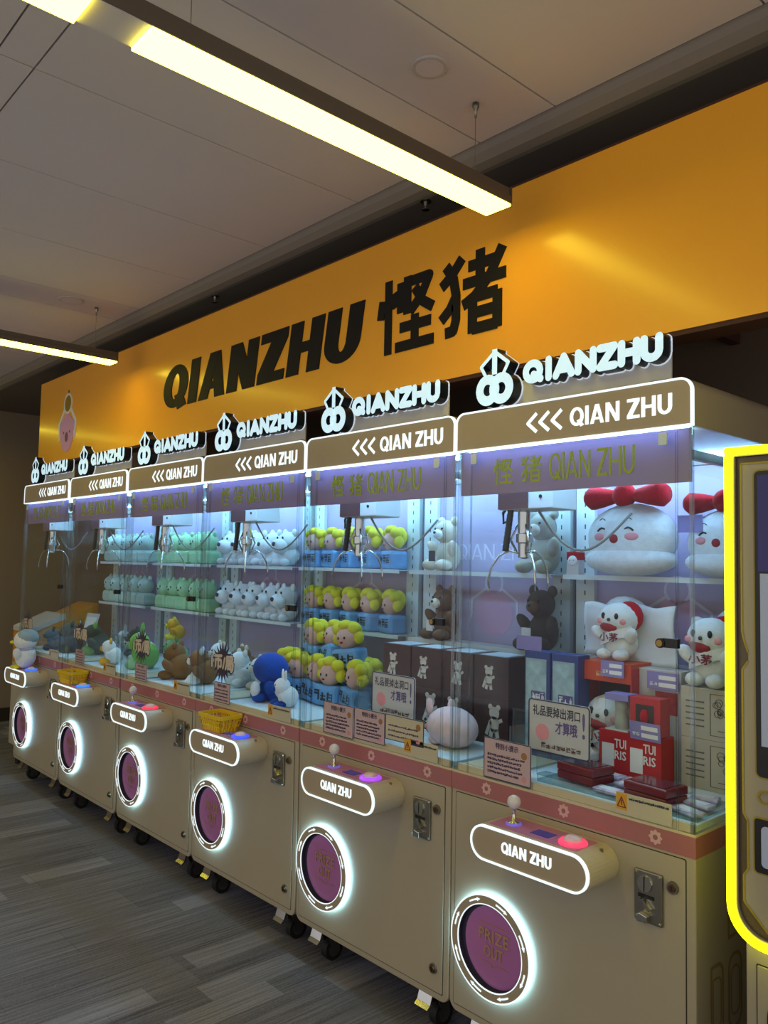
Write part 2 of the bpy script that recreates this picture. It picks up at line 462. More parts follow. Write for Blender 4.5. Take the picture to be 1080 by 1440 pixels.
struct(G().box(-7.3, 4.2, 1.25, 1.35, -.04, 3.05).build('wall_back', WALLD))
struct(G().box(-7.45, -7.3, -5.2, 1.35, -.04, 3.12).build('wall_left', WALL))
struct(G().box(-7.3, -7.285, -5.2, 1.25, -.036, .09).build('baseboard_left', SKIRT))
struct(G().box(-7.28, 4.2, 1.235, 1.25, -.036, .09).build('baseboard_back', SKIRT))

# ------------------------------------------------------------------ orange fascia sign
sign = thing('fascia_sign', 'long orange fascia board with black brand lettering above the claw machines', 'sign', (-2.2, .12, 2.24))
SX0, SX1, SZ0, SZ1 = -5.25+2.2, .95+2.2, 0, .625
G().box(SX0, SX1, 0, .10, SZ0+.002, SZ1).build('board', ORANGE, sign)
G().box(SX0+.004, SX1-.004, .004, .10, -.012, .002).build('bottom_trim', SIGNEDGE, sign)
G().box(SX0, SX1, .0, .10, SZ1, SZ1+.008).build('top_trim', SIGNEDGE, sign)
G().polys(word('QIANZHU', -3.262+2.2, -1.482+2.2, .17, .41, t=.235, gap=.055, shear=.10, wscale=.86), -.004, .0).build('lettering', SIGNBLK, sign)
ch = glyph(QIAN, -1.40+2.2, -1.09+2.2, .162, .45, .041)+glyph(ZHU, -1.055+2.2, -.745+2.2, .162, .45, .041)
G().polys(ch, -.004, .0).build('character_lettering', SIGNBLK, sign)
for k in range(6):
    x = SX0+.4+k*1.1
    G().box(x-.02, x+.02, .10, 1.128, .25, .29).build('wall_bracket', SIGNEDGE, sign)
# small claw-and-pink-blob emblem printed at the far end of the board
emb = G(); EX, EZ = -4.69+2.2, 0
emb.polys(stroke([(EX, .50), (EX, .46)], .012), -.003, 0, 0)
emb.ring(circ(EX, .405, .075, 28), circ(EX, .405, .058, 28), -.004, 0, 1)
emb.prism(circ(EX, .405, .058, 28), -.003, 0, 2)
for s in (-1, 1):
    emb.polys(stroke([(EX+s*.06, .36), (EX+s*.15, .27), (EX+s*.13, .15)], .026), -.004, 0, 1)
    emb.prism([(EX+s*.10+.035*math.cos(a*.5236), .235+.05*math.sin(a*.5236)) for a in range(12)], -.0045, 0, 4)
emb.prism([(EX+.115*math.cos(a*.2618), .195+.135*math.sin(a*.2618)) for a in range(24)], -.005, 0, 3)
for s in (-1, 1): emb.prism(circ(EX+s*.055, .20, .010, 10), -.006, 0, 5)
emb.prism([(EX+.028*math.cos(a*.5236), .165+.036*math.sin(a*.5236)) for a in range(12)], -.006, 0, 5)
emb.build('emblem', [SIGNBLK, WHITEP, MUST, PINKP, mat('pale_violet_print', (196, 170, 225), .5), mat('plum_print', (110, 62, 104), .5)], sign)

# ------------------------------------------------------------------ ceiling lamps
LHOUSE = mat('lamp_housing', (96, 84, 70), .5)
LDIFF = mat('lamp_diffuser', (255, 250, 205), .5, emit=LAMP_E, ecol=(255, 236, 72))
def lamp_run(label, x, spans):
    """one suspended trunk carrying several diffusers end to end"""
    y0 = spans[0][0]; L = spans[-1][1]-y0
    t = thing('ceiling_lamp', label, 'lamp', (x, y0, 2.72), 0, 'suspended linear ceiling lamps')
    G().prism([(-.052, .004), (.052, .004), (.052, .028), (.046, .031), (.046, .056), (-.046, .056), (-.046, .031), (-.052, .028)], 0, L).build('housing', LHOUSE, t)
    G().box(-.0505, .0505, .004, L-.004, .0025, .004).build('underside', CEIL, t)
    for (a, b_) in spans:
        G().box(-.0505, .0505, a-y0+.002, b_-y0-.004, -.006, .0025).build('diffuser', LDIFF, t)
        for yy in (a-y0+.12, b_-y0-.12):
            G().cyl((0, yy, .056), (0, yy, .30), .0012, seg=5).build('suspension_wire', STEEL, t)
            G().lathe([(.004, .262), (.005, .285), (.011, .297), (.011, .31)], 0, yy, 10).build('ceiling_anchor', STEEL, t, smooth=True)
    G().box(-.053, .053, L-.002, L+.002, -.006, .057).build('end_cap', LHOUSE, t)
    return t
RUN = [(-5.15, -4.02), (-3.90, -2.77), (-2.64, -1.398), (-1.271, -.03)]
lamp_run('nearest of the suspended lamp runs, broad and bright, ending before the black characters', -.65, RUN[1:])
lamp_run('thin far lamp run at the left edge, ending above the pink emblem', -3.60, RUN[1:])
lamp_run('farthest lamp run, beyond the end of the orange sign', -6.55, RUN[2:])
lamp_run('lamp run to the right of the camera, outside the picture', 2.3, RUN[1:])
DISC = mat('ceiling_disc', (196, 188, 184), .6)
for (x, y, r, lb) in ((-.62, -.39, .055, 'round cover plate on the ceiling right of the long lamp'), (-3.57, -.31, .07, 'round cover plate on the ceiling above the far lamp')):
    t = thing('ceiling_disc', lb, 'cover plate', (x, y, 3.03), 0, 'round ceiling cover plates')
    G().lathe([(r, .004), (r, -.003), (r-.004, -.005), (r-.006, -.005)], 0, 0, 24).build('rim', DISC, t, smooth=False)
    G().lathe([(r-.013, .0), (r-.013, -.0054)], 0, 0, 24).build('plate', CEIL, t)
for (x, y, lb) in ((-2.75, .145, 'small sprinkler head on the dark soffit above the Z of the sign'), (-1.16, .14, 'small sprinkler head on the dark soffit behind the long lamp')):
    t = thing('sprinkler_head', lb, 'sprinkler', (x, y, 2.972), 0, 'soffit sprinkler heads')
    G().lathe([(.022, .0), (.022, -.004), (.009, -.006), (.007, -.022)], 0, 0, 12).build('body', STEEL, t)
    G().lathe([(.003, -.022), (.003, -.034), (.016, -.035), (.016, -.037)], 0, 0, 12).build('deflector', STEEL, t)

# ------------------------------------------------------------------ the claw machine
W, D = .843, .74
def make_machine():
    root = thing('claw_machine', 'beige claw machine', 'claw machine')
    # --- cabinet with rounded bottom corners
    G().prism(rrect(0, W, .12, .824, (.035, .035, 0, 0)), 0, D).build('cabinet', BEIGE, root, bevel=.004)
    # --- door panel set in a dark seam
    G().prism(rrect(.0185, .8185, .1425, .8175, .006), -.0008, .002).build('door_seam', GAP, root)
    dr = G().prism(rrect(.021, .816, .145, .815, .005), -.003, .002).build('service_door', BEIGE, root, bevel=.0015)
    for (x, z) in ((.783, .737), (.778, .218)):
        lk = G(); lk.tube([(x, -.003, z), (x, -.010, z)], [.0165, .0155], 20); lo = lk.build('lock', STEEL, dr, smooth=False)
        G().tube([(x, -.010, z), (x, -.014, z)], [.0105, .0095], 16).build('lock_core', mat('lock_copper', (120, 92, 70), .35, 1.0), dr)
        G().box(x-.0012, x+.0012, -.0148, -.0135, z-.006, z+.006).build('key_slot', BLACK, dr)
    # --- coin unit
    cn = G().prism(rrect(.675, .757, .627, .760, .005), -.012, -.003).build('coin_slot', STEEL, root, bevel=.003)
    G().tube([(.708, -.012, .727), (.708, -.017, .727)], [.022, .021], 24).build('coin_dial', CHROME, cn)
    G().box(.7065, .7095, -.0178, -.0168, .708, .746).build('coin_gap', BLACK, cn)
    G().box(.688, .735, -.0128, -.0118, .690, .700).build('return_gap', BLACK, cn)
    G().add([(.698, -.013, .690), (.708, -.013, .694), (.732, -.013, .668), (.724, -.013, .660), (.700, -.026, .688), (.708, -.026, .692), (.730, -.024, .668), (.724, -.024, .662)],
            [(4, 5, 1, 0), (4, 7, 6, 5), (0, 3, 7, 4), (1, 5, 6, 2), (3, 2, 6, 7), (0, 1, 2, 3)]).build('reject_lever', CHROME, cn)
    G().prism([(.690, .632), (.722, .632), (.722, .650), (.700, .655), (.690, .648)], -.030, -.012).build('coin_cup', CHROME, cn, bevel=.002)
    for x in (.682, .750):
        for z in (.634, .753): G().tube([(x, -.012, z), (x, -.0145, z)], [.004, .003], 10).build('screw', CHROME, cn)
    # --- rose band with daisies
    G().box(-.001, W+.001, -.002, D+.001, .824, .877).build('rose_band', PINKBAND, root)
    G().box(.0, W, 0, D, .877, .884).build('band_edge', CREAMP, root)
    band = [c for c in root.children if c.name.startswith('rose_band')][0]
    for x in (.15, .443, .733):
        fl = G(); pts = []
        for i in range(48):
            a = 2*math.pi*i/48; r = .0175*(1+.14*math.cos(8*a)); pts.append((x+r*math.cos(a), .852+r*math.sin(a)))
        fl.prism(pts, -.0032, -.002).build('daisy', DAISY, band)
        G().prism(circ(x, .852, .007, 14), -.0038, -.003).build('daisy_centre', DAISYC, band)
    sd = G()   # same daisies on the right-hand flank
    for y in (.2, .5):
        pts = [(y+.0175*(1+.14*math.cos(8*2*math.pi*i/48))*math.cos(2*math.pi*i/48), .852+.0175*(1+.14*math.cos(8*2*math.pi*i/48))*math.sin(2*math.pi*i/48)) for i in range(48)]
        sd = G().prism(pts, W+.001, W+.0022, axis='x').build('flank_daisy', DAISY, band)
    # --- prize opening
    cx, cz, R = .184, .378, .1545
    G().ring(circ(cx, cz, R+.003, 56), circ(cx, cz, R-.012, 56), -.017, -.004).build('halo_light_ring', HALO, root)
    pr = G().ring(circ(cx, cz, R, 56), circ(cx, cz, R-.025, 56), -.024, -.017).build('prize_ring', TAUPE, root)
    G().ring(circ(cx, cz, R+.0035, 56), circ(cx, cz, R-.001, 56), -.0245, -.017).build('outer_light_line', NEON, pr)
    G().ring(circ(cx, cz, R-.0245, 56), circ(cx, cz, R-.0275, 56), -.0245, -.021).build('inner_light_line', NEON, pr)
    G().ring(circ(cx, cz, R-.0245, 56), circ(cx, cz, R-.0275, 56), -.021, -.0035).build('recess_wall', RECSHADE, pr)
    for k in range(8):
        ar = G(); a0 = math.radians(20+45*k); rr = R-.0125
        arc = [(cx+rr*math.cos(a0+.24*i/5), cz+rr*math.sin(a0+.24*i/5)) for i in range(6)]
        ar.polys(stroke(arc, .0045), -.0255, -.024)
        a = a0-.02; d = (math.sin(a), -math.cos(a)); n = (math.cos(a), math.sin(a)); p = (cx+rr*math.cos(a0), cz+rr*math.sin(a0))
        ar.prism([(p[0]+d[0]*.013, p[1]+d[1]*.013), (p[0]-n[0]*.0055, p[1]-n[1]*.0055), (p[0]+n[0]*.0055, p[1]+n[1]*.0055)][::-1], -.0255, -.024)
        ar.build('arrow', NEON, pr)
    G().prism(circ(cx, cz, R-.0275, 48), -.0042, .004).build('opening_recess', RECSHADE, root)  # shallow disc, coloured dark as the shadow crescent left of the flap
    fl = G(); n = 40; rad = R-.029
    vv = [(cx+.012, -.0065, cz)]
    for q, (k, y) in enumerate(((.35, -.0068), (.7, -.0072), (.92, -.008), (1.0, -.0055))):
        for i in range(n):
            a = 2*math.pi*i/n; vv.append((cx+.007+(rad-.007)*k*math.cos(a), y, cz+(rad-.004)*k*math.sin(a)))
    ff = [(0, 1+i, 1+(i+1) % n) for i in range(n)]
    for q in range(3):
        for i in range(n): ff.append((1+q*n+i, 1+(q+1)*n+i, 1+(q+1)*n+(i+1) % n, 1+q*n+(i+1) % n))
    fo = fl.add(vv, ff).build('prize_flap', MAUVE, root, smooth=True)
    tx = G(); put_text(tx, 'PRIZE', cx-.052, cz+.012, cx+.066, cz+.048, -.0092, bold=.0012); put_text(tx, 'OUT', cx-.03, cz-.036, cx+.044, cz+.000, -.0092, bold=.0012)
    tx.build('lettering', FLAPTXT, fo)
    G().polys(stroke([(cx-.055, cz+.064), (cx+.066, cz+.064)], .002)+stroke([(cx-.055, cz-.052), (cx-.005, cz-.052), (cx+.005, cz-.062), (cx+.015, cz-.052), (cx+.066, cz-.052)], .002), -.0095, -.0085).build('print_lines', FLAPTXT, fo)
    # --- console
    c0, c1, zc, rc, dp = .216, .625, .747, .051, .15
    con = G().prism(rrect(c0, c1, zc-rc, zc+rc, rc-.001, 8), -dp+.006, -.002).build('control_console', BEIGE2, root, bevel=.003)
    o, i_ = rr_pair(c0, c1, zc-rc, zc+rc, rc-.0005, .006, 8)
    G().ring(o, i_, -dp-.003, -dp+.006).build('light_border', NEON, con)
    G().prism(rrect(c0+.006, c1-.006, zc-rc+.006, zc+rc-.006, rc-.007, 8), -dp, -dp+.006).build('front_plate', TAUPE, con)
    G().polys(word('QIAN ZHU', .333, .508, .736, .768, t=.21, gap=.08), -dp-.0012, -dp).build('lettering', NEON, con)
    G().box(c0+.05, c1-.055, -dp+.022, -.02, zc+rc-.0005, zc+rc+.0015).build('top_decal', PINKTOP, con)
    G().box(.40, .463, -.105, -.062, zc+rc+.0015, zc+rc+.003).build('counter_display', DISPLAY, con)
    G().tube([(.60, -.05, zc+rc-.012), (.60, -.05, zc+rc-.002)], .005, 10).build('top_screw', STEEL, con)
    js = G().lathe([(.018, zc+rc+.0015), (.017, zc+rc+.008), (.006, zc+rc+.012), (.0055, zc+rc+.045), (.009, zc+rc+.05)], .322, -.08, 16).build('joystick', CHROME, root, smooth=True)
    G().ell((.322, -.08, zc+rc+.066), .0205, seg=18, rings=12).build('joystick_ball', mat('clear_knob', (205, 200, 205), .12, coat=.6), js, smooth=True)
    G().lathe([(.024, zc+rc+.0015), (.024, zc+rc+.005), (.018, zc+rc+.007)], .322, -.08, 16).build('joystick_collar', mat('collar_glow', (120, 110, 220), .4, emit=.35, ecol=(120, 110, 235)), js)
    pb = G().lathe([(.040, zc+rc+.001), (.040, zc+rc+.007), (.034, zc+rc+.012)], .530, -.082, 24).build('push_button', mat('button_light', (240, 70, 110), .3, emit=.7, ecol=(250, 70, 110)), root)
    G().ell((.530, -.082, zc+rc+.012), (.026, .026, .013), seg=20, rings=8).build('button_dome', mat('button_dome', (225, 195, 215), .15, coat=.5), pb, smooth=True)
    # --- casters
    for (x, y) in ((.098, .10), (.705, .10), (.098, D-.1), (.705, D-.1)):
        c = G().box(x-.036, x+.036, y-.036, y+.036, .112, .120)
        c.cyl((x, y, .096), (x, y, .112), .024, seg=14)
        for s in (-1, 1):
            c.prism([(y-.034, .097), (y+.024, .097), (y+.034, .014), (y+.020, -.004), (y+.002, .002)], x+s*.022-.002, x+s*.022+.002, axis='x')
        c.box(x-.023, x+.023, y-.034, y+.024, .094, .098)
        co = c.build('caster', STEEL, root)
        G().cyl((x-.016, y+.014, .0085), (x+.016, y+.014, .0085), .0435, seg=28).build('wheel', RUBBER, co)
        G().cyl((x-.0185, y+.014, .0085), (x+.0185, y+.014, .0085), .027, seg=18).build('wheel_hub', STEEL, co)
        if y < .3:
            p = G(); p.prism([(y-.034, .098), (y-.032, .103), (y-.058, .094), (y-.068, .066), (y-.084, .054), (y-.088, .058), (y-.074, .070), (y-.064, .099)], x-.031, x+.031, axis='x')
            p.build('brake_pedal', CHROME, co)
    # --- glass
    gb, gt = .884, 1.94
    G().pane(.068, .793, -.006, .0, gb+.004, gt-.012, 'y').build('glass_door', [GLASS, GEDGE], root)
    G().pane(.004, .066, .001, .007, gb, gt, 'y').build('front_strip', [GLASS, GEDGE], root)
    G().pane(.795, W-.004, .001, .007, gb, gt, 'y').build('front_strip', [GLASS, GEDGE], root)
    G().pane(.002, .008, .008, D-.03, gb, gt, 'x').build('side_glass', [GLASS, GEDGE], root)
    G().pane(W-.008, W-.002, .008, D-.03, gb, gt, 'x').build('side_glass', [GLASS, GEDGE], root)
    for x in (.010, W-.018):
        G().pane(x, x+.008, .008, .016, gb, gt, 'x').build('corner_post', [ACR, GEDGE], root)
    gl = G(); gl.tube([(.752, -.006, 1.364), (.752, -.014, 1.364)], .013, 16); gl.box(.755, .800, -.010, .004, 1.353, 1.377)
    go = gl.build('glass_lock', BLACK, root)
    G().tube([(.752, -.014, 1.364), (.752, -.017, 1.364)], .009, 14).build('lock_core', mat('brass', (150, 120, 70), .3, 1.0), go)
    for x in (.085, .76):
        G().prism(rrect(x-.012, x+.012, 1.895, 1.928, .003), -.012, -.006).build('hinge_clip', ACRY, root)
    # --- header
    hd = G().prism(rrect(0, W, gt, 2.073, (0, 0, .036, .036)), .004, D).build('header_box', TAUPE, root)
    o, i_ = rr_pair(.0, W, gt, 2.073, (.002, .002, .036, .036), .006, 8)
    G().ring(o, i_, -.008, .004).build('light_border', NEON, hd)
    G().prism(rrect(.006, W-.006, gt+.006, 2.067, (.001, .001, .0285, .0285)), -.005, .004).build('front_plate', TAUPE, hd)
    lt = word('QIAN ZHU', .459, .785, 1.979, 2.035, t=.19, gap=.09)
    G().polys(lt, -.0062, -.005).build('lettering', NEON, hd)
    for k in range(3):
        x = .303+.046*k
        G().polys(stroke([(x+.034, 2.035), (x, 2.006), (x+.034, 1.977)], .011), -.0062, -.005).build('chevron', NEON, hd)
    # --- topper sign
    tp = G().box(.082, .748, .060, .066, 2.082, 2.165).build('topper_sign', BOARD, root)
    for x in (.085, .69): G().box(x, x+.055, .045, .082, 2.073, 2.088).build('topper_foot', BLACK, tp)
    def rl(t):
        out = []; x = .262; h = 2.136; H = .078
        P = {'Q': (.078, [[(.5+.42*math.cos(a*.3927), .5+.47*math.sin(a*.3927)) for a in range(17)], [(.55, .32), (.95, .02)]]), 'I': (.020, [[(.5, 0), (.5, 1)]]),
             'A': (.070, [[(0, 0), (.5, 1), (1, 0)], [(.22, .3), (.78, .3)]]), 'N': (.064, [[(0, 0), (0, 1), (1, 0), (1, 1)]]), 'Z': (.060, [[(0, 1), (1, 1), (0, 0), (1, 0)]]),
             'H': (.060, [[(0, 0), (0, 1)], [(1, 0), (1, 1)], [(0, .5), (1, .5)]]), 'U': (.058, [[(0, 1), (0, .35)]+[(.5-.5*math.cos(a*.5236), .35-.35*math.sin(a*.5236)) for a in range(1, 6)]+[(1, .35), (1, 1)]])}
        for chh in 'QIANZHU':
            w, ss = P[chh]
            for s_ in ss: out += rstroke([(x+.011+u*(w-.012), h+.011+v*(H-.022)) for u, v in s_], t)
            x += w+.011
        return out
    def em(t):
        out = []; a1, a2, zr = .122, .180, 2.141
        for a_ in (a1, a2): out += rstroke([(a_+.034*math.cos(k*.2618), zr+.036*math.sin(k*.2618)) for k in range(25)], t*1.45)
        m_ = (a1+a2)/2
        out += rstroke([(m_-.005, 2.262), (m_-.058, 2.222), (m_-.036, 2.186)], t*.55)+rstroke([(m_+.005, 2.262), (m_+.058, 2.222), (m_+.036, 2.186)], t*.55)
        out += stroke([(m_, 2.275), (m_, 2.190)], t*.95)
        return out
    G().polys(rl(.0245), .014, .056, 0, side=1).build('topper_letters', [FACE, LSIDE], tp)
    G().polys(em(.0225), .012, .056, 0, side=1).build('topper_emblem', [FACE, LSIDE], tp)
    G().polys(rl(.0295), .056, .060).build('letter_glow_backing', FACE2, tp)
    G().polys(em(.0265), .056, .060).build('emblem_glow_backing', FACE2, tp)
    # --- inside the case
    G().box(.008, W-.008, D-.028, D-.004, .884, 1.94).build('back_panel', LAV, root)
    bp_ = [c for c in root.children if c.name.startswith('back_panel')][0]
    G().polys(word('QIAN ZHU', .20, .645, 1.585, 1.655, t=.10, gap=.12), D-.0292, D-.028).build('lettering', PALEP, bp_)
    px_ = .422; G().ring(circ(px_, 1.485, .052, 28), circ(px_, 1.485, .042, 28), D-.0292, D-.028).build('ring_print', PALEP, bp_)
    for s_ in (-1, 1): G().polys(stroke([(px_+s_*.045, 1.46), (px_+s_*.125, 1.41), (px_+s_*.13, 1.33)], .010), D-.0294, D-.028).build('arm_print', PALEP, bp_)
    G().prism([(px_+.105*math.cos(a*.2618), 1.355+.10*math.sin(a*.2618)) for a in range(24)], D-.0292, D-.028).build('pink_print', ROSEP, bp_)
    G().box(.012, W-.012, .022, D-.03, .884, .900).build('deck', DECK, root)
    G().box(.012, W-.012, .010, .022, .884, .905).build('deck_rim', CREAMP, root)
    for x in (.012, W-.095):
        up = G().box(x, x+.082, D-.052, D-.03, .90, 1.93).build('shelf_upright', WHITEM, root)
        sl = G()
        for k in range(22):
            z = .98+.043*k; sl.box(x+.038, x+.043, D-.0525, D-.05, z, z+.018)
        so = sl.build('upright_slots', GAP, up); so['kind'] = 'stuff'
    for z in (1.527, 1.222):
        s_ = G().box(.03, W-.03, .575, D-.052, z, z+.004).build('shelf', WHITEM, root)
        G().box(.03, W-.03, .573, .577, z-.012, z+.006).build('shelf_lip', WHITEM, s_)
    for (y0, y1) in ((.030, .05), (.55, .58)):
        G().box(.03, W-.03, y0, y1, 1.925, 1.938).build('light_strip', STRIP, root)
    bn = G().box(.012, W-.012, .010, .014, 1.793, 1.938).build('banner', LAVB, root)
    G().polys(word('QIAN ZHU', .375, .665, 1.826, 1.908, t=.13, gap=.10), .0085, .010).build('lettering', LIME, bn)
    G().polys(glyph(QIAN, .155, .232, 1.826, 1.908, .0075)+glyph(ZHU, .265, .345, 1.826, 1.908, .0075), .0085, .010).build('character_lettering', LIME, bn)
    # --- gantry and claw
    for x in (.03, W-.05): G().box(x, x+.02, .05, .55, 1.860, 1.885).build('side_rail', STEEL, root)
    G().box(.05, W-.05, .205, .225, 1.862, 1.88).build('cross_rail', STEEL, root)
    ca = G().box(.095, .318, .105, .24, 1.748, 1.842).build('claw_carriage', WHITEM, root, bevel=.004)
    G().box(.098, .222, .101, .105, 1.750, 1.840).build('carriage_plate', BROWNP, ca)
    G().prism(circ(.272, 1.788, .006, 12), .102, .105).build('carriage_screw', BLACK, ca)
    kx, ky = .172, .15
    cw = G().lathe([(.018, 1.768), (.018, 1.745), (.022, 1.742), (.022, 1.672), (.027, 1.668), (.027, 1.640), (.020, 1.636), (.020, 1.590), (.006, 1.585)], kx, ky, 20).build('claw', CHROME, root, smooth=False)
    for k in range(3):
        a = math.radians(-155+120*k); dx, dy = math.cos(a), math.sin(a)
        P = lambda r, z: (kx+dx*r, ky+dy*r, z)
        G().tube([P(.022, 1.70), P(.045, 1.648), P(.022, 1.602)], .0045, 8).build('claw_linkage', CHROME, cw, smooth=True)
        G().tube([P(.018, 1.605), P(.05, 1.612), P(.085, 1.595), P(.112, 1.555), P(.122, 1.51), P(.118, 1.483)], [.0045, .0042, .004, .004, .0038, .003], 8).build('claw_prong', CHROME, cw, smooth=True)
    G().tube([(kx-.030-.0012*i, ky-.03, 1.768-.0075*i) for i in range(22)], [.0105+.0015*(i % 2) for i in range(22)], 8).build('coil_cable', BLACK, root, smooth=True)
    G().tube([(kx-.045, ky-.02, 1.77), (kx-.075, ky-.02, 1.74), (kx-.072, ky-.02, 1.705), (kx-.05, ky-.02, 1.715), (kx-.045, ky-.02, 1.765)], .005, 8).build('hanging_loop', BLACK, root, smooth=True)
    pts = []
    for i in range(15):
        t = i/14; pts.append((kx+.03+.30*t, ky+.02+.10*t, 1.766-.030*t-.155*math.sin(math.pi*t)*(1-.25*t)))
    G().tube(pts, .0042, 8).build('power_cable', mat('grey_cable', (128, 128, 124), .4), root, smooth=True)
    # --- clear chute at the front left corner
    G().pane(.215, .219, .03, .30, .90, 1.055, 'x').build('chute_wall', [ACR, ACRE], root)
    G().pane(.012, .215, .298, .302, .90, 1.055, 'y').build('chute_wall', [ACR, ACRE], root)
    G().box(.03, .212, .026, .29, .9005, .906).build('chute_mat', CREAMP, root)
    return root

XL = [-.847, -1.694, -2.545, -3.393, -4.255, -5.128]
MLAB = ['nearest claw machine with plush toys wearing red bows, next to the yellow-lit kiosk',
        'second nearest claw machine, holding brown patterned boxes and teddy bears',
        'claw machine with yellow-curled dolls, a blue plush and a yellow basket on its console',
        'claw machine with rows of white dog plush, third from the far left',
        'claw machine with pale green plush rows, second from the far left',
        'farthest claw machine in the row, with a penguin plush on its console']
SKIP = [(), (), ('joystick',), (), ('joystick',), ('joystick',)]
proto = make_machine()
MACH = []
for i, x in enumerate(XL):
    o = proto if i == 0 else copy_tree(proto, None, SKIP[i])
    o.location = (x, 0, 0); o['label'] = MLAB[i]; o['group'] = 'row of beige claw machines'
    MACH.append(o)
BCOL = [None, (170, 80, 250), (60, 90, 250), (250, 60, 80), (50, 130, 255), (50, 120, 255)]
for i in range(1, 6):
    for c in MACH[i].children:
        if c.name.startswith('push_button'):
            c.material_slots[0].link = 'OBJECT'
            c.material_slots[0].material = mat('button_light_%d' % i, BCOL[i], .3, emit=.7, ecol=BCOL[i])
# outlined letters on the flank of the nearest machine
g = G()
def outline_letter(chh, y0, z0, w, h, t):
    if chh == 'D':
        o_, n_ = rr_pair(y0, y0+w, z0, z0+h, (.004, w*.45, w*.45, .004), t)
    else:
        o_, n_ = rr_pair(y0, y0+w, z0, z0+h, w*.45, t)
    for o2, i2 in ((o_, n_),):
        n = len(o2)
        for k in range(n):
            q = (k+1) % n
            g.add([(W+.001, o2[k][0], o2[k][1]), (W+.001, o2[q][0], o2[q][1]), (W+.001, i2[q][0], i2[q][1]), (W+.001, i2[k][0], i2[k][1])], [(0, 1, 2, 3)])
outline_letter('D', .075, .335, .075, .20, .010); outline_letter('D', .087, .37, .05, .13, .006)
outline_letter('O', .175, .335, .085, .20, .010); outline_letter('O', .19, .37, .055, .13, .006)
outline_letter('D', .175, .575, .075, .20, .010); outline_letter('D', .19, .61, .05, .13, .006)
g.build('flank_lettering', mat('flank_print', (142, 120, 76), .5), MACH[0])
for _n in ('white_light', 'letter_face_light', 'letter_glow_edge', 'counter_display', 'collar_glow', 'button_light', 'button_light_1', 'button_light_2', 'button_light_3', 'button_light_4', 'button_light_5'):
    if _n in MATS: MATS[_n].cycles.emission_sampling = 'NONE'

# ------------------------------------------------------------------ prizes: shared pieces
def fur(name, col): return mat('fur_'+name, col, .95, noise=.07, nscale=40, bump=.6, bscale=260, sheen=.08, spec=.12)
F_WHITE = fur('white', (226, 230, 232)); F_CREAM = fur('cream', (214, 206, 186)); F_GREY = fur('greycream', (178, 176, 160)); F_BROWN = fur('brown', (112, 82, 62)); F_DARK = fur('dark', (70, 58, 48))
F_GREEN = fur('palegreen', (168, 214, 168)); F_PALE = fur('paleblue', (190, 212, 206)); F_RED = fur('red', (184, 14, 34)); F_BLUE = fur('blue', (36, 78, 168)); F_YELLOW = fur('yellow', (226, 214, 62)); F_PEACH = fur('peach', (222, 176, 160))
F_PINK = fur('pink', (232, 202, 206)); F_LEAF = fur('leaf', (130, 190, 92)); F_GOLD = fur('gold', (222, 170, 58)); F_OLIVE = fur('olive', (62, 70, 56)); F_SLATE = fur('slate', (88, 98, 112)); F_TAN = fur('tan', (140, 100, 62))
INK = mat('ink_black', (22, 22, 26), .35); CHEEK = mat('cheek_pink', (226, 150, 156), .8); MOUTH = mat('mouth_red', (150, 24, 32), .7); NOSE = mat('nose_grey', (56, 60, 66), .5)
BAGB = mat('blue_bag', (110, 164, 214), .45, noise=.1, nscale=25); PRT = mat('dark_print', (44, 48, 60), .6)
def E1(name, m, parent, c, r, rot=None, seg=14, rings=9): return G().ell(c, r, 0, seg, rings, rot).build(name, m, parent, smooth=True)
ORD = ['first', 'second', 'third', 'fourth', 'fifth', 'sixth', 'seventh', 'eighth']

def dog(label, body=F_WHITE, group=None, k=1.0):
    t = thing('dog_plush', label, 'plush toy', group=group); t.scale = (k, k, k)
    E1('body', body, t, (0, .008, .048), (.055, .045, .048)); E1('head', body, t, (0, 0, .112), (.054, .05, .05))
    E1('snout', body, t, (0, -.046, .092), (.046, .036, .036))
    E1('nose', NOSE, t, (0, -.081, .102), (.013, .007, .011), None, 10, 7)
    for s in (-1, 1):
        E1('eye', INK, t, (s*.022, -.046, .132), (.0055, .004, .0065), None, 8, 6)
        E1('ear', body, t, (s*.038, .008, .155), (.016, .011, .020)); E1('foot', body, t, (s*.032, -.04, .018), (.021, .026, .018))
    return t
def curl(label, group=None, k=1.0, bag=True):
    t = thing('curly_doll', label, 'doll', group=group); t.scale = (k, k, k)
    b = G().box(-.066, .066, -.045, .045, 0, .085).build('bag_body', BAGB, t, bevel=.016)
    p = squiggles(G(), -.055, .055, .022, .062, -.0462, 3, rnd=random.Random(len(label)), t=.005).build('bag_print', PRT, b); p['kind'] = 'stuff'
    E1('head', F_PEACH, t, (0, -.004, .128), (.050, .046, .050))
    for s in (-1, 1):
        E1('eye', INK, t, (s*.016, -.047, .128), (.005, .003, .006), None, 8, 6); E1('curl', F_YELLOW, t, (s*.055, .0, .125), (.022, .024, .028)); E1('curl', F_YELLOW, t, (s*.042, -.008, .165), (.027, .028, .025))
    E1('mouth', MOUTH, t, (0, -.049, .110), (.008, .003, .004), None, 8, 6)
    E1('curl', F_YELLOW, t, (0, -.012, .180), (.030, .032, .022)); E1('curl', F_YELLOW, t, (0, .03, .15), (.05, .03, .045))
    return t
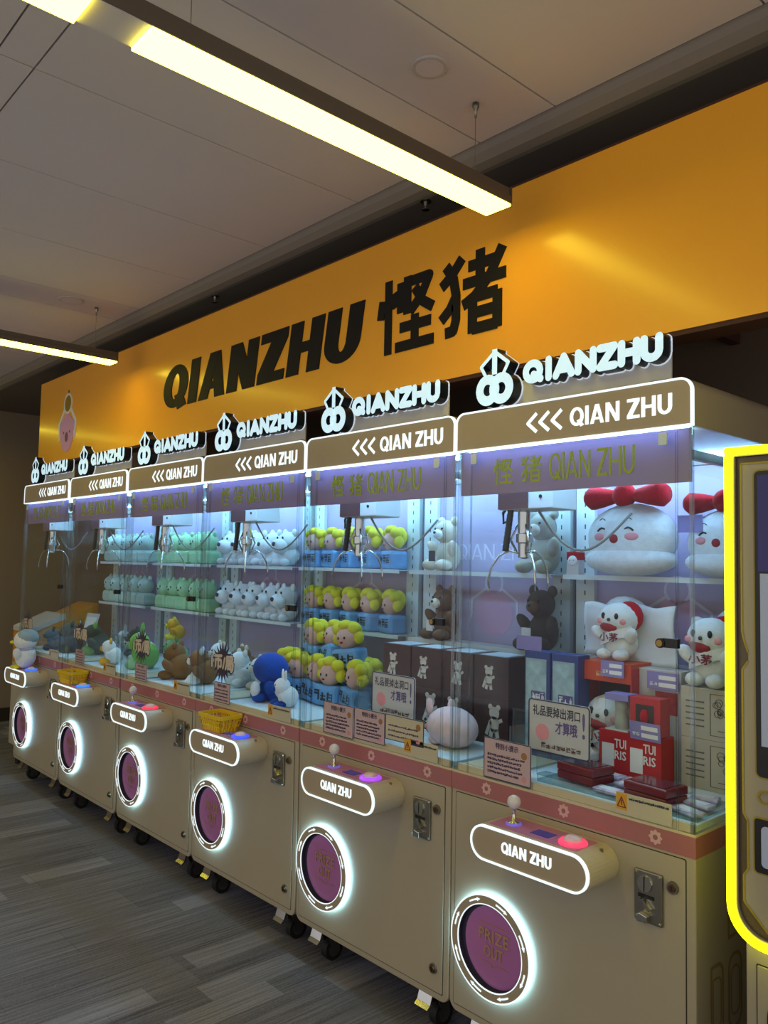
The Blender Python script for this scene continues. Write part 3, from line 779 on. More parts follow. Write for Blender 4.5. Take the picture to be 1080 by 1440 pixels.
def gdoll(label, m, m2, group=None, k=1.0):
    t = thing('round_head_doll', label, 'doll', group=group); t.scale = (k, k, k)
    G().box(-.062, .062, -.045, .045, 0, .075).build('cloth_body', m2, t, bevel=.02)
    E1('head', m, t, (0, -.004, .118), (.056, .05, .052))
    for s in (-1, 1):
        E1('eye', NOSE, t, (s*.018, -.050, .126), (.005, .003, .007), None, 8, 6); E1('ear', m, t, (s*.036, .005, .165), (.016, .012, .018))
    E1('nose', NOSE, t, (0, -.055, .112), (.008, .004, .006), None, 8, 6)
    return t
def teddy(label, m, m2, k=1.0, tagm=None, group='teddy bears on the shelves'):
    t = thing('teddy_bear', label, 'teddy bear', group=group); t.scale = (k, k, k)
    E1('body', m, t, (0, .01, .075), (.068, .055, .078)); E1('head', m, t, (0, -.005, .188), (.062, .055, .058)); E1('muzzle', m2, t, (0, -.055, .176), (.030, .024, .024))
    E1('nose', INK, t, (0, -.078, .184), (.009, .006, .007), None, 10, 7)
    for s in (-1, 1):
        E1('ear', m, t, (s*.050, .005, .240), (.024, .014, .024)); E1('eye', INK, t, (s*.026, -.052, .203), .006, None, 8, 6)
        E1('arm', m, t, (s*.072, -.022, .105), (.022, .026, .048), (.5, s*.5, 0)); E1('leg', m, t, (s*.050, -.06, .028), (.030, .048, .028))
    if tagm: 
        G().box(-.024, .024, -.092, -.089, .045, .095).build('swing_tag', tagm, t)
    return t
def place(t, x, y, z, rz=0.0, tilt=(0, 0)):
    t.location = (x, y, z); t.rotation_euler = (tilt[0], tilt[1], rz); return t
SH1, SH2 = 1.533, 1.228
def row(make, n, x0, dx, y, z, rz, labf, jig=.15, seed=1):
    """n individuals: the first is built, the rest are copies with labels of their own"""
    r = random.Random(seed); p = None
    for i in range(n):
        t = p if p is None else copy_tree(p)
        if t is None: t = p = make(labf(i))
        t['label'] = labf(i)
        place(t, x0+dx*i+r.uniform(-.004, .004), y+r.uniform(-.006, .006), z, rz+r.uniform(-jig, jig))
for z, nm in ((SH1, 'upper'), (SH2, 'lower')):
    row(lambda l: dog(l, group='white dog plush on the shelves', k=1.2), 5, -3.30, .150, .635, z, -.05, lambda i: '%s white dog plush from the left on the %s shelf of its machine' % (ORD[i], nm), seed=len(nm))
    row(lambda l: curl(l, 'yellow-curled dolls on the shelves', 1.05), 5, -2.435, .150, .632, z, -.1, lambda i: '%s yellow-curled doll from the left on the %s shelf' % (ORD[i], nm), .3, seed=2+len(nm))
    row(lambda l: gdoll(l, F_GREEN, F_GREEN, 'pale green dolls on the shelves', 1.15), 5, -4.13, .147, .63, z, -.05, lambda i: '%s pale green doll from the left on the %s shelf' % (ORD[i], nm), seed=5)
    row(lambda l: gdoll(l, F_PALE, F_PALE, 'pale blue-white dolls on the shelves', 1.15), 5, -5.01, .148, .63, z, -.05, lambda i: '%s pale blue-white doll from the left on the %s shelf of the farthest machine' % (ORD[i], nm), seed=6)
TAGW = mat('white_tag', (210, 206, 204), .6); TAGV = mat('violet_tag', (140, 130, 190), .5, noise=.05)
place(teddy('cream teddy bear sitting on the upper shelf with a dark tag', F_CREAM, F_WHITE, .92, mat('dark_tag', (70, 60, 66), .6)), -1.475, .625, SH1, -.15)
place(teddy('grey-cream teddy bear on the upper shelf behind the nearest claw', F_GREY, F_CREAM, .98, TAGW), -.945, .622, SH1, -.1)
place(teddy('brown teddy bear on the lower shelf with a pale tag', F_BROWN, F_CREAM, .92, TAGW), -1.48, .622, SH2, -.15)
place(teddy('dark brown teddy bear on the lower shelf, seen through two panes', F_DARK, F_BROWN, .98, TAGW), -.95, .622, SH2, -.1)

# ------------------------------------------------------------------ prizes in the nearest machine
def bow(parent, c, k):
    b = E1('bow_knot', F_RED, parent, (c[0], c[1]-.01*k, c[2]+.012*k), (.046*k, .036*k, .044*k))
    for s in (-1, 1):
        g = G(); n = 14; pr = [(.030, .018), (.060, .027), (.105, .037), (.148, .044), (.168, .030)]
        g.tube([(c[0]+s*u*k, c[1], c[2]+(.010-.12*(u-.05)**2)*k) for u, r in pr], [r*k for u, r in pr], 12)
        g.build('bow_loop', F_RED, parent, smooth=True)
def mochi(label, k=1.0, left=True):
    t = thing('bow_plush', label, 'plush toy', group='large white plush with red bows'); t.scale = (k, k, k)
    g = G(); g.ell((0, 0, .135), (.178, .105, .125), 0, 28, 18); o = g.build('body', F_WHITE, t, smooth=True)
    g = G(); g.ell((0, -.012, .058), (.182, .102, .058), 0, 28, 14); g.build('lower_fold', F_WHITE, t, smooth=True)
    bow(t, (-.01, -.02, .275), 1.0)
    for s in (-1, 1):
        ey = G().tube([(s*.055-.02+a*.01, -.098+abs(a-2)*.0015, .158+.011*math.sin(a*math.pi/4)) for a in range(5)], .0035, 6); ey.build('eye', INK, t, smooth=True)
        bw = G().tube([(s*.055-.012+a*.006, -.094, .196+.006*math.sin(a*math.pi/4)) for a in range(5)], .0016, 6); bw.build('eyebrow', INK, t, smooth=True)
        E1('cheek', CHEEK, t, (s*.068, -.096, .138), (.026, .008, .014), (0, 0, s*.25), 14, 8)
    E1('mouth', MOUTH, t, (0, -.103, .130), (.018, .008, .016), None, 12, 8)
    return t
place(mochi('large white plush with a red bow on the upper shelf, smiling with closed eyes'), -.525, .575, SH1, -.10)
tb = mochi('large white plush with a red bow at the right end of the upper shelf', .88)
place(tb, -.165, .58, SH1, -.15)
G().box(-.165, -.06, -.098, -.094, .17, .235).build('violet_tag', TAGV, tb)
def mini(label, k=1.0, cape=True, wcape=(-.185, .185)):
    t = thing('caped_plush' if cape else 'small_white_plush', label, 'plush toy', group='small white plush figures'); t.scale = (k, k, k)
    E1('head', F_WHITE, t, (0, -.012, .138), (.072, .060, .056)); E1('body', F_WHITE, t, (0, -.005, .062), (.060, .052, .060))
    for s in (-1, 1):
        E1('eye', INK, t, (s*.026, -.066, .150), (.0075, .005, .011), None, 10, 7); E1('cheek', CHEEK, t, (s*.046, -.058, .132), (.013, .006, .010), None, 10, 7)
        E1('arm', F_WHITE, t, (s*.062, -.035, .085), (.020, .022, .036), (.6, s*.6, 0)); E1('foot', F_WHITE, t, (s*.032, -.048, .020), (.026, .032, .020))
    E1('nose', NOSE, t, (0, -.072, .138), (.007, .005, .006), None, 8, 6)
    E1('mouth', MOUTH, t, (-.008, -.062, .112), (.034, .012, .016), (0, .12, 0), 14, 8)
    sg = G(); n = 12
    for q in range(n):
        pass
    sp = [(-.062+.124*i/11, -.022-.042*math.sin(math.pi*(i+.5)/12), .060+.045*i/11) for i in range(12)]
    v = []; f = []
    for i, p in enumerate(sp):
        v += [(p[0], p[1]-.006, p[2]-.018), (p[0], p[1]-.006, p[2]+.014)]
        if i: f.append((2*i-2, 2*i, 2*i+1, 2*i-1))
    v2 = [(a, b+.004, c) for a, b, c in v]; n = len(v)
    so = G().add(v+v2, f+[tuple(x+n for x in q[::-1]) for q in f]+[(0, 1, n+1, n), (n-2, 2*n-2, 2*n-1, n-1)]+[(2*i, n+2*i, n+2*i+2, 2*i+2) for i in range(11)]+[(2*i+1, 2*i+3, n+2*i+3, n+2*i+1) for i in range(11)]).build('sash', WHITEP, t)
    tx = G(); put_text(tx, '小茅', -.036, .066, .036, .094, -.0725, bold=.001); tx.build('sash_lettering', mat('sash_red', (120, 20, 40), .6), so)
    if cape:
        g = G(); nx, nz = 22, 10; v = []; f = []
        for j in range(nz+1):
            for i in range(nx+1):
                u = i/nx; w = j/nz; x = wcape[0]+(wcape[1]-wcape[0])*u
                v.append((x, .030+.012*math.sin(u*9+w*3)+.008*math.sin(w*7), .0+.185*w-.02*u*(1-w)+.006*math.sin(u*14)))
        m_ = (nx+1)*(nz+1); v2 = [(a, b+.012, c) for a, b, c in v]
        for j in range(nz):
            for i in range(nx):
                a = j*(nx+1)+i; q = (a, a+1, a+nx+2, a+nx+1); f.append(q); f.append(tuple(x+m_ for x in q[::-1]))
        for i in range(nx):
            f.append((i+1, i, m_+i, m_+i+1)); k2 = nz*(nx+1)+i; f.append((k2, k2+1, m_+k2+1, m_+k2))
        for j in range(nz):
            a = j*(nx+1); b_ = a+nx+1; f.append((a, b_, m_+b_, m_+a)); a += nx; b_ += nx; f.append((b_, a, m_+a, m_+b_))
        g.add(v+v2, f).build('cape', mat('white_velvet', (216, 220, 224), .9, bump=.4, bscale=40), t, smooth=True)
        E1('red_collar', F_RED, t, (.028, .004, .148), (.052, .030, .052))
    return t
place(mini('white plush spread on a white cape with a lettered sash, below the bow plush'), -.49, .45, 1.250, -.08)
place(mini('caped white plush on top of the tree-printed boxes', 1.08, True, (-.10, .10)), -.155, .43, 1.205, -.12)
place(mini('small white plush on the lower shelf behind the caped plush', 1.2, False), -.575, .632, SH2, -.1)
place(mini('small white plush at the right end of the lower shelf', 1.1, False), -.16, .632, SH2, -.15)
def carton(name, label, cat, x0, x1, y0, y1, z0, z1, m, rz=0, group=None, bevel=.0015):
    t = thing(name, label, cat, ((x0+x1)/2, (y0+y1)/2, z0), rz, group)
    w, d, h = x1-x0, y1-y0, z1-z0
    G().box(-w/2, w/2, -d/2, d/2, 0, h).build('body', m, t, bevel=bevel)
    return t, w, d, h
fg = thing('figure_box', 'tiny boxed figure with a red top on the left end of the upper shelf', 'box', (-.778, .60, SH1))
G().box(-.026, .026, -.02, .02, 0, .085).build('body', mat('card_white', (206, 200, 196), .6), fg)
G().box(-.0265, .0265, -.0205, .0205, .055, .0855).build('red_top', F_RED, fg)
E1('figure_head', WHITEP, fg, (0, -.021, .052), (.021, .006, .020), None, 14, 8)
for s in (-1, 1): E1('figure_eye', INK, fg, (s*.008, -.027, .054), .002, None, 6, 5)
# blue boxes
NAVY = mat('navy_card', (44, 62, 128), .5); ICE = mat('ice_print', (150, 178, 188), .5, noise=.35, nscale=22); 
for i, (x0, lb) in enumerate(((-.795, 'left of the two tall navy boxes behind the notice plaque'), (-.680, 'right of the two tall navy boxes behind the notice plaque'))):
    t, w, d, h = carton('navy_box', lb, 'box', x0, x0+.108, .315, .385, .9, 1.262, NAVY, 0, 'tall navy boxes')
    G().box(-w/2+.006, w/2-.014, -d/2-.0012, -d/2, .02, h-.025).build('picture_panel', ICE, t)
    G().box(-w/2+.030, w/2-.020, -d/2-.002, -d/2-.001, .175, .225).build('picture_title', mat('violet_print', (84, 78, 140), .6), t)
    p = squiggles(G(), -w/2+.032, w/2-.022, .18, .22, -d/2-.0024, 3, rnd=random.Random(i)).build('title_print', WHITEP, t); p['kind'] = 'stuff'
vt = G().box(-.055, .055, 0, .003, 0, .05).build('price_tag', TAGV); tag(vt, 'violet tag standing on top of the left navy box', 'tag', 'violet price tags'); vt.location = (-.79, .33, 1.262)
def vtag(label, x, y, z, rz, w=.10, h=.052, tilt=0.0):
    t = thing('price_tag', label, 'tag', (x, y, z), rz, 'violet price tags'); t.rotation_euler = (tilt, 0, rz)
    G().box(-w/2, w/2, 0, .0025, 0, h).build('card', TAGV, t)
    for k in (0, 1): G().box(-w*.12, w*.42, -.0008, 0, h*(.16+.42*k), h*(.40+.42*k)).build('white_field', WHITEP, t)
    p = squiggles(G(), -w*.42, -w*.16, h*.2, h*.4, -.0006, 2, rnd=random.Random(int(x*-900))).build('small_print', WHITEP, t); p['kind'] = 'stuff'
# open red display box holding a plush
REDB = mat('red_card', (190, 34, 36), .5, noise=.05); ORB = mat('orange_red_card', (204, 70, 34), .5, noise=.05); MAROON = mat('maroon_plastic', (112, 20, 34), .25, coat=.4); DKB = mat('dark_card', (60, 40, 36), .7)
db = thing('display_box', 'open orange-red display box with a white plush inside', 'box', (-.497, .42, .9))
G().box(-.10, .10, .062, .066, 0, .335).build('rear_wall', DKB, db); G().box(-.10, .10, -.066, .066, .335, .348).build('lid', ORB, db)
for s in (-1, 1): G().box(s*.10-.003, s*.10+.003, -.066, .066, 0, .335).build('side_wall', REDB, db)
G().box(-.10, .10, -.066, .066, .0, .012).build('box_floor', REDB, db); G().box(-.10, .10, -.068, -.062, .285, .335).build('front_header', ORB, db)
p = squiggles(G(), -.03, .07, .30, .318, -.0688, 6).build('header_print', mat('pale_gold', (226, 190, 130), .5), db); p['kind'] = 'stuff'
fm = mini('white plush standing inside the orange-red display box', 1.15, False); place(fm, -.50, .415, .914, -.1)
# red figurine boxes
RT = 'red figurine boxes'
t, w, d, h = carton('red_window_box', 'wide red box with white letters and two cut windows', 'box', -.468, -.252, .28, .36, .9, 1.045, REDB, 0, RT)
for k in (0, 1):
    G().box(-w/2+.012+k*.10, -w/2+.055+k*.10, -d/2-.001, -d/2, .03, .105).build('window', WHITEP, t)
    tx = G(); put_text(tx, 'TUI', -w/2+.058+k*.10, .095, -w/2+.098+k*.10, .122, -d/2-.0015, bold=.0008); put_text(tx, 'RIS', -w/2+.058+k*.10, .060, -w/2+.098+k*.10, .086, -d/2-.0015, bold=.0008)
    tx.build('lettering', WHITEP, t)
cb = thing('clear_figurine_box', 'clear box with a cream figurine and violet top on the red box', 'box', (-.408, .315, 1.046), 0, RT)
G().box(-.04, .04, -.03, .03, 0, .004).build('box_base', WHITEP, cb); G().pane(-.04, .04, -.03, -.028, .004, .095, 'y').build('window', [ACR, ACRE], cb); G().box(-.04, .04, .026, .03, .004, .112).build('rear_card', CREAMP, cb)
G().box(-.041, .041, -.031, .031, .095, .115).build('violet_top', TAGV, cb)
fgn = G().lathe([(.020, .004), (.022, .03), (.015, .048), (.012, .062), (.020, .072), (.015, .088), (.004, .092)], 0, 0, 14).build('figurine', F_CREAM, cb, smooth=True)
t, w, d, h = carton('red_figurine_box', 'red box with an arched window and a red figurine beside the clear box', 'box', -.360, -.258, .285, .345, 1.046, 1.162, REDB, 0, RT)
G().box(-w/2+.02, w/2-.02, -d/2-.001, -d/2, .018, .095).build('window', DKB, t)
E1('figurine', F_RED, t, (0, -d/2-.004, .060), (.014, .010, .022), None, 12, 8); E1('figurine_base', WHITEP, t, (0, -d/2-.004, .028), (.018, .010, .010), None, 12, 8)
t, w, d, h = carton('white_picture_box', 'white box with a red figure print behind the red boxes', 'box', -.405, -.25, .40, .47, .9, 1.238, mat('white_card', (196, 192, 192), .5), 0)
G().box(-.01, w/2-.012, -d/2-.001, -d/2, .20, .27).build('red_print', mat('red_print', (170, 52, 60), .5, noise=.4, nscale=60), t)
vtag('violet tag hanging under the cape beside the orange-red box', -.455, .335, 1.205, 0, .085); vtag('violet tag clipped to the white picture box', -.305, .385, 1.178, -.05, .11, .055); vtag('violet tag leaning on the red figurine box', -.300, .272, 1.035, -.05, .105, .055, .1)
# tree-printed boxes
KRAFT = mat('tree_box_card', (186, 180, 168), .6, noise=.04, nscale=10); LINE = mat('grey_line_print', (96, 94, 92), .7)
def tree_print(parent, w, d, h, seed):
    r = random.Random(seed); g = G(); y = -d/2-.001
    g.polys(stroke([(-w*.06, .015), (w*.44, .015), (w*.44, h-.015), (-w*.06, h-.015), (-w*.06, .015)], .0016), y-.0004, y+.0008)
    for k in range(16):
        cx_, cz_ = w*.17+r.uniform(-.035, .035), h*.55+r.uniform(-.02, .03); rr = r.uniform(.006, .013)
        g.ring(circ(cx_, cz_, rr, 10), circ(cx_, cz_, rr-.0016, 10), y-.0004, y+.0008)
    g.polys(stroke([(w*.17, h*.5), (w*.17, h*.2)], .006)+stroke([(w*.05, h*.2), (w*.32, h*.2)], .002), y-.0004, y+.0008)
    for k in range(5): g.polys(stroke([(-w*.42, h*.25+k*.018), (-w*.15, h*.25+k*.018)], .004), y-.0004, y+.0008)
    o = g.build('tree_print', LINE, parent); o['kind'] = 'stuff'
for i, (z0, z1, lb) in enumerate(((.9, 1.050, 'lower pale box with a tree print in the corner stack'), (1.0505, 1.203, 'upper pale box with a tree print in the corner stack'))):
    t, w, d, h = carton('tree_box', lb, 'box', -.236, -.022, .37, .50, z0, z1, KRAFT, 0, 'pale boxes with tree prints')
    tree_print(t, w, d, h, i)
# acrylic tray with maroon cases and violet packs
ty = thing('acrylic_tray', 'clear acrylic tray on the deck behind the front glass', 'tray', (-.26, .155, .9005))
G().pane(-.28, .235, -.10, .12, 0, .008, 'z').build('tray_sheet', [ACR, ACRE], ty); G().pane(-.28, .235, -.104, -.10, 0, .02, 'y').build('tray_lip', [ACR, ACRE], ty)
for (x, y, rz, lb) in ((-.435, .155, -.12, 'left maroon case with a clear lid on the tray'), (-.185, .125, -.12, 'right maroon case with a clear lid on the tray')):
    t = thing('maroon_case', lb, 'box', (x, y, .909), rz, 'maroon cases on the tray')
    G().box(-.070, .070, -.050, .050, 0, .024).build('base', MAROON, t, bevel=.003); G().box(-.071, .071, -.051, .051, .025, .050).build('lid', MAROON, t, bevel=.004)
    G().box(-.055, .055, -.038, .038, .050, .0515).build('lid_window', mat('lid_plum', (92, 50, 62), .15, coat=.5), t)
FOIL = mat('violet_foil', (188, 180, 218), .3, noise=.5, nscale=35, coat=.3)
rf = random.Random(11)
for i, (x, y) in enumerate(((-.31, .235), (-.21, .24), (-.10, .235), (-.30, .185), (-.08, .165), (-.31, .09), (-.07, .085), (-.40, .245), (-.15, .20))):
    t = thing('foil_pack', ['violet foil pack at the back left of the tray', 'violet foil pack at the back middle of the tray', 'violet foil pack at the back right of the tray', 'violet foil pack between the two maroon cases', 'violet foil pack right of the right maroon case', 'violet foil pack in front of the gap between the cases', 'violet foil pack at the front right corner of the tray', 'violet foil pack in the far left corner of the tray', 'violet foil pack behind the right maroon case'][i], 'pack', (x, y, .909), rf.uniform(-.5, .3), 'violet foil packs on the tray')
    G().box(-.045, .045, -.024, .024, 0, .012).build('pouch', FOIL, t, bevel=.005); G().box(-.03, .03, -.014, .014, .0121, .0128).build('printed_panel', WHITEP, t)

# ------------------------------------------------------------------ notices
FRAME = mat('frame_dark', (50, 50, 76), .5); CARDP = mat('card_pink', (206, 176, 178), .6, noise=.03); CARDG = mat('card_grey', (196, 194, 196), .6); CARDC = mat('card_cream', (206, 194, 166), .6)
PLUM = mat('plum_ink', (70, 46, 84), .6); VIOL = mat('violet_ink', (96, 86, 140), .6); BRN = mat('brown_ink', (92, 62, 56), .6); YEL = mat('warning_yellow', (226, 164, 40), .6); RUST = mat('rust_ink', (120, 60, 40), .6)
def plaque(label, x0, x1, y, seed):
    w = x1-x0; t = thing('notice_plaque', label, 'notice', ((x0+x1)/2, y, .9002), 0, 'prize rule plaques'); z0, z1 = .075, .238
    G().prism(rrect(-w/2, w/2, z0, z1, .012), -.002, .002).build('plate', CARDG, t)
    o, i_ = rr_pair(-w/2, w/2, z0, z1, .012, .004); G().ring(o, i_, -.0035, -.0018).build('plate_border', FRAME, t)
    tx = G(); put_text(tx, '礼品要掉出洞口', -w/2+.018, z1-.050, w/2-.035, z1-.018, -.0026, bold=.0007); tx.build('lettering', PRT, t)
    tx = G(); put_text(tx, '才算哦', -.01, z1-.098, w/2-.045, z1-.060, -.0026, bold=.0009); tx.build('lettering', VIOL, t)
    tx = G(); put_text(tx, '!', w/2-.026, z1-.098, w/2-.018, z1-.022, -.0026, bold=.001); tx.build('lettering', VIOL, t)
    G().prism(circ(-w/2+.055, z0+.062, .026, 18), -.003, -.002).build('pink_print', CHEEK, t)
    p = squiggles(G(), -w/2+.05, w/2-.03, z0+.014, z0+.030, -.0026, 8, rnd=random.Random(seed)).build('small_print', BRN, t); p['kind'] = 'stuff'
    G().pane(-w/2+.03, w/2-.01, .0025, .0055, 0, z1-.01, 'y').build('acrylic_holder', [ACR, ACRE], t); G().pane(-w/2+.03, w/2-.01, .0055, .05, 0, .003, 'z').build('holder_foot', [ACR, ACRE], t)
plaque('grey rule plaque with large characters in the nearest machine', -.622, -.392, .115, 1)
plaque('grey rule plaque with large characters in front of the brown boxes', -1.385, -1.145, .115, 2)
def notice(label, x0, x1, z0, z1, m, title=True, seed=0):
    w, h = x1-x0, z1-z0; t = thing('notice_card', label, 'notice', ((x0+x1)/2, .0026, z0), 0, 'notice cards behind the front glass')
    G().box(-w/2, w/2, -.0012, .0008, 0, h).build('card', m, t); 
    o, i_ = rr_pair(-w/2, w/2, 0, h, .001, .0028); G().ring(o, i_, -.0018, -.0010).build('card_border', FRAME, t)
    if title:
        tx = G(); put_text(tx, '特别小提示', -w*.24, h*.76, w*.24, h*.91, -.0016, bold=.0006); tx.build('lettering', PLUM, t)
    r = random.Random(seed); rows = 5 if title else 3
    for k in range(rows):
        z = h*(.14+.105*k) if title else h*(.15+.2*k)
        p = squiggles(G(), -w*.42, w*(.2+.2*r.random()), z, z+h*.055, -.0016, 16, rnd=r, t=.0018).build('text_line', PLUM, t); p['kind'] = 'stuff'
    G().prism(circ(w*.36, h*.72, w*.06, 14), -.0018, -.001).build('little_picture', mat('ochre_print', (170, 120, 70), .6), t); G().prism(circ(w*.36, h*.16, w*.05, 14), -.0018, -.001).build('little_picture', CHEEK, t)
notice('framed tips notice at the lower left of the nearest machine', -.713, -.526, .888, 1.014, CARDP, True, 3)
notice('left of the three notices behind the second machine\'s glass', -1.545, -1.362, .890, 1.012, CARDP, True, 4)
notice('middle of the three notices behind the second machine\'s glass', -1.357, -1.184, .898, 1.014, CARDP, True, 5)
notice('cream notice with large print, right of the three', -1.182, -.985, .926, 1.016, CARDC, False, 6)
for i, x in enumerate(XL):
    nm = ['nearest', 'second', 'third', 'fourth', 'fifth', 'farthest'][i]
    t = thing('warning_label', 'cream warning label with a yellow triangle low on the %s machine\'s glass' % nm, 'label', (x+.695, .0026, .887), 0, 'warning labels on the glass')
    G().box(-.082, .082, -.0012, .0006, 0, .058).build('card', CARDC, t); G().box(-.081, -.048, -.002, -.001, .012, .057).build('yellow_square', YEL, t)
    tri = [(-.077, .020), (-.052, .020), (-.0645, .046)]
    G().polys(stroke(tri+[tri[0]], .003), -.0028, -.0018).build('triangle', RUST, t); G().box(-.066, -.063, -.0028, -.0018, .025, .038).build('exclamation_mark', RUST, t)
    p = squiggles(G(), -.044, .075, .042, .048, -.0018, 20, rnd=random.Random(i), t=.0015).build('text_line', PRT, t); p['kind'] = 'stuff'
def price(label, x, card=True):
    t = thing('price_sticker', label, 'sticker', (x, .0026, 1.0), 0, 'one-coin price stickers')
    pts = []; r = random.Random(4)
    for i in range(36):
        a = 2*math.pi*i/36; q = (.092 if i % 2 else .052)*(1+.12*r.random()); pts.append((q*.92*math.cos(a), .083+q*1.0*math.sin(a)))
    G().prism(pts, -.0008, .0008).build('splash', mat('splash_plum', (60, 46, 74), .5), t)
    tx = G(); put_text(tx, '1币/局', -.098, .045, .098, .118, -.0011, bold=.0095); tx.build('lettering_outline', PRT, t)
    tx = G(); put_text(tx, '1币/局', -.096, .048, .096, .115, -.0016, bold=.0042); tx.build('lettering', mat('price_cream', (226, 206, 190), .6), t)
    if card:
        G().box(-.065, .075, -.0008, .0008, -.105, -.012).build('tips_card', CARDP, t); o, i_ = rr_pair(-.065, .075, -.105, -.012, .001, .0028); G().ring(o, i_, -.0012, -.0006).build('card_border', FRAME, t)
        tx = G(); put_text(tx, '特别小提示', -.035, -.034, .045, -.020, -.0012, bold=.0005); tx.build('card_lettering', PLUM, t)
        for k in range(4):
            p = squiggles(G(), -.058, .06, -.095+.015*k, -.089+.015*k, -.0012, 14, rnd=random.Random(k), t=.0016).build('text_line', PLUM, t); p['kind'] = 'stuff'
for i, off, lb in ((2, .225, 'price sticker and card on the glass beside the blue plush'), (3, .232, 'price sticker and card on the glass in front of the white dog machine\'s pile'), (4, .25, 'price sticker and card on the glass of the second machine from the far left'), (5, .165, 'price sticker above the penguin on the farthest machine')):
    price(lb, XL[i]+off)

# ------------------------------------------------------------------ prizes in the other machines
COFF = mat('coffee_card', (66, 34, 30), .5, noise=.25, nscale=18); BEARP = mat('bear_print', (206, 198, 190), .6)
def bear_print(parent, x, z, k, y):
    g = G(); g.prism(circ(x, z+.030*k, .014*k, 14), y-.001, y); g.prism([(x+.013*k*math.cos(a*.5236), z+.006*k+.018*k*math.sin(a*.5236)) for a in range(12)], y-.001, y)
    for s in (-1, 1):
        g.prism(circ(x+s*.011*k, z+.043*k, .006*k, 10), y-.001, y); g.polys(stroke([(x+s*.010*k, z+.012*k), (x+s*.022*k, z+.018*k*s)], .008*k), y-.001, y); g.polys(stroke([(x+s*.006*k, z-.004*k), (x+s*.010*k, z-.022*k)], .010*k), y-.001, y)
    g.build('bear_print', BEARP, parent)
cn = 0
for c in range(4):
    for r_ in range(2):
        x0 = -1.555+.170*c; lb = '%s brown bear-print box from the left, %s layer' % (ORD[c], ('bottom', 'top')[r_])
        t, w, d, h = carton('bear_print_box', lb, 'box', x0, x0+.166, .325+.004*(c % 2), .475, .9+.162*r_, 1.0615+.162*r_, COFF, 0, 'brown boxes with white bear prints')
        bear_print(t, random.Random(cn).uniform(-.03, .03), .065, 1.25 if r_ else 1.7, -d/2); cn += 1
        if r_: G().box(-w/2+.02, w/2-.02, -d/2+.01, d/2-.02, h, h+.002).build('top_sheet', mat('pale_sheet', (190, 202, 210), .4), t)
pg = thing('pink_plush', 'round pale pink animal plush lying before the brown boxes', 'plush toy', (-1.03, .195, .9), -.35)
E1('body', F_PINK, pg, (0, 0, .068), (.125, .085, .072), None, 24, 14); E1('snout', fur('rose', (226, 150, 164)), pg, (-.105, -.035, .045), (.022, .020, .018))
for s in (-1, 1): E1('ear', F_PINK, pg, (-.06+.02*s, -.02+.035*s, .135), (.020, .012, .028)); E1('foot', F_PINK, pg, (-.04, s*.05, .018), (.028, .024, .018))
for s in (-1, 1): E1('eye', INK, pg, (-.098, -.045-.018*s, .082), .006, None, 8, 6)
E1('cheek', CHEEK, pg, (-.072, -.068, .062), (.014, .008, .010))
# pile of curly dolls seen through the glass
pile = [(-1.79, .36, .902, -.3), (-1.93, .345, .902, .1), (-2.07, .36, .902, -.2), (-2.21, .37, .902, .2), (-1.82, .48, .902, .1), (-1.98, .49, .902, -.3), (-2.13, .49, .902, .3), (-1.88, .42, 1.07, .2), (-2.05, .43, 1.065, -.3), (-2.40, .45, .902, .2), (-2.20, .46, 1.06, -.2)]
plab = ['front row, rightmost', 'front row, second from right', 'front row, third from right', 'front row, leftmost', 'back row, right', 'back row, middle', 'back row, left', 'upper layer, right', 'upper layer, middle', 'alone at far left behind the white plush', 'upper layer, left']
cp = None; rpl = random.Random(21)
for (x, y, z, rz), l in zip(pile, plab):
    lb = 'yellow-curled doll in the pile on the deck, '+l
    t = copy_tree(cp) if cp else curl(lb, 'yellow-curled dolls piled on the deck', 1.12); cp = cp or t
    t['label'] = lb; place(t, x, y, z, rz, (rpl.uniform(-.38, .1), rpl.uniform(-.25, .25)) if z > 1 else (rpl.uniform(-.16, .05), rpl.uniform(-.12, .12)))
def critter(label, m, m2, k=1.0, lying=False, group='assorted plush toys piled on the decks', ears='round'):
    t = thing('animal_plush', label, 'plush toy', group=group); t.scale = (k, k, k)
    E1('body', m, t, (0, .0, .075), (.085, .075, .078), None, 18, 12); E1('head', m, t, (-.015, -.045, .150), (.070, .062, .062), None, 18, 12)
    E1('muzzle', m2, t, (-.02, -.102, .138), (.032, .022, .024)); E1('nose', INK, t, (-.022, -.125, .146), (.009, .006, .007), None, 8, 6)
    for s in (-1, 1):
        if ears == 'long': E1('ear', m, t, (s*.040-.015, -.03, .225), (.016, .012, .048), (0, s*.25, 0))
        else: E1('ear', m2, t, (s*.052-.015, -.03, .203), (.022, .014, .024))
        E1('eye', INK, t, (s*.028-.018, -.101, .165), .006, None, 8, 6); E1('arm', m, t, (s*.085, -.045, .085), (.026, .030, .048), (.6, s*.5, 0)); E1('leg', m2, t, (s*.055, -.075, .028), (.032, .048, .028))
    return t
bl = thing('blue_plush', 'large blue plush with round head facing away, beside the price sticker', 'plush toy', (-2.215, .205, .9), -.5, 'assorted plush toys piled on the decks')
E1('head', F_BLUE, bl, (0, 0, .150), (.095, .085, .075), None, 22, 14); E1('body', F_BLUE, bl, (0, .01, .06), (.072, .062, .062), None, 18, 12)
for s in (-1, 1): E1('arm', F_BLUE, bl, (s*.085, -.01, .075), (.030, .028, .030)); E1('foot', F_BLUE, bl, (s*.045, -.055, .022), (.030, .036, .022))
E1('muzzle', F_WHITE, bl, (.045, -.075, .060), (.026, .024, .038))
place(critter('white plush with blue feet at the right of the blue plush', F_WHITE, F_BLUE, .62, ears='long'), -2.02, .17, .9, -.4)
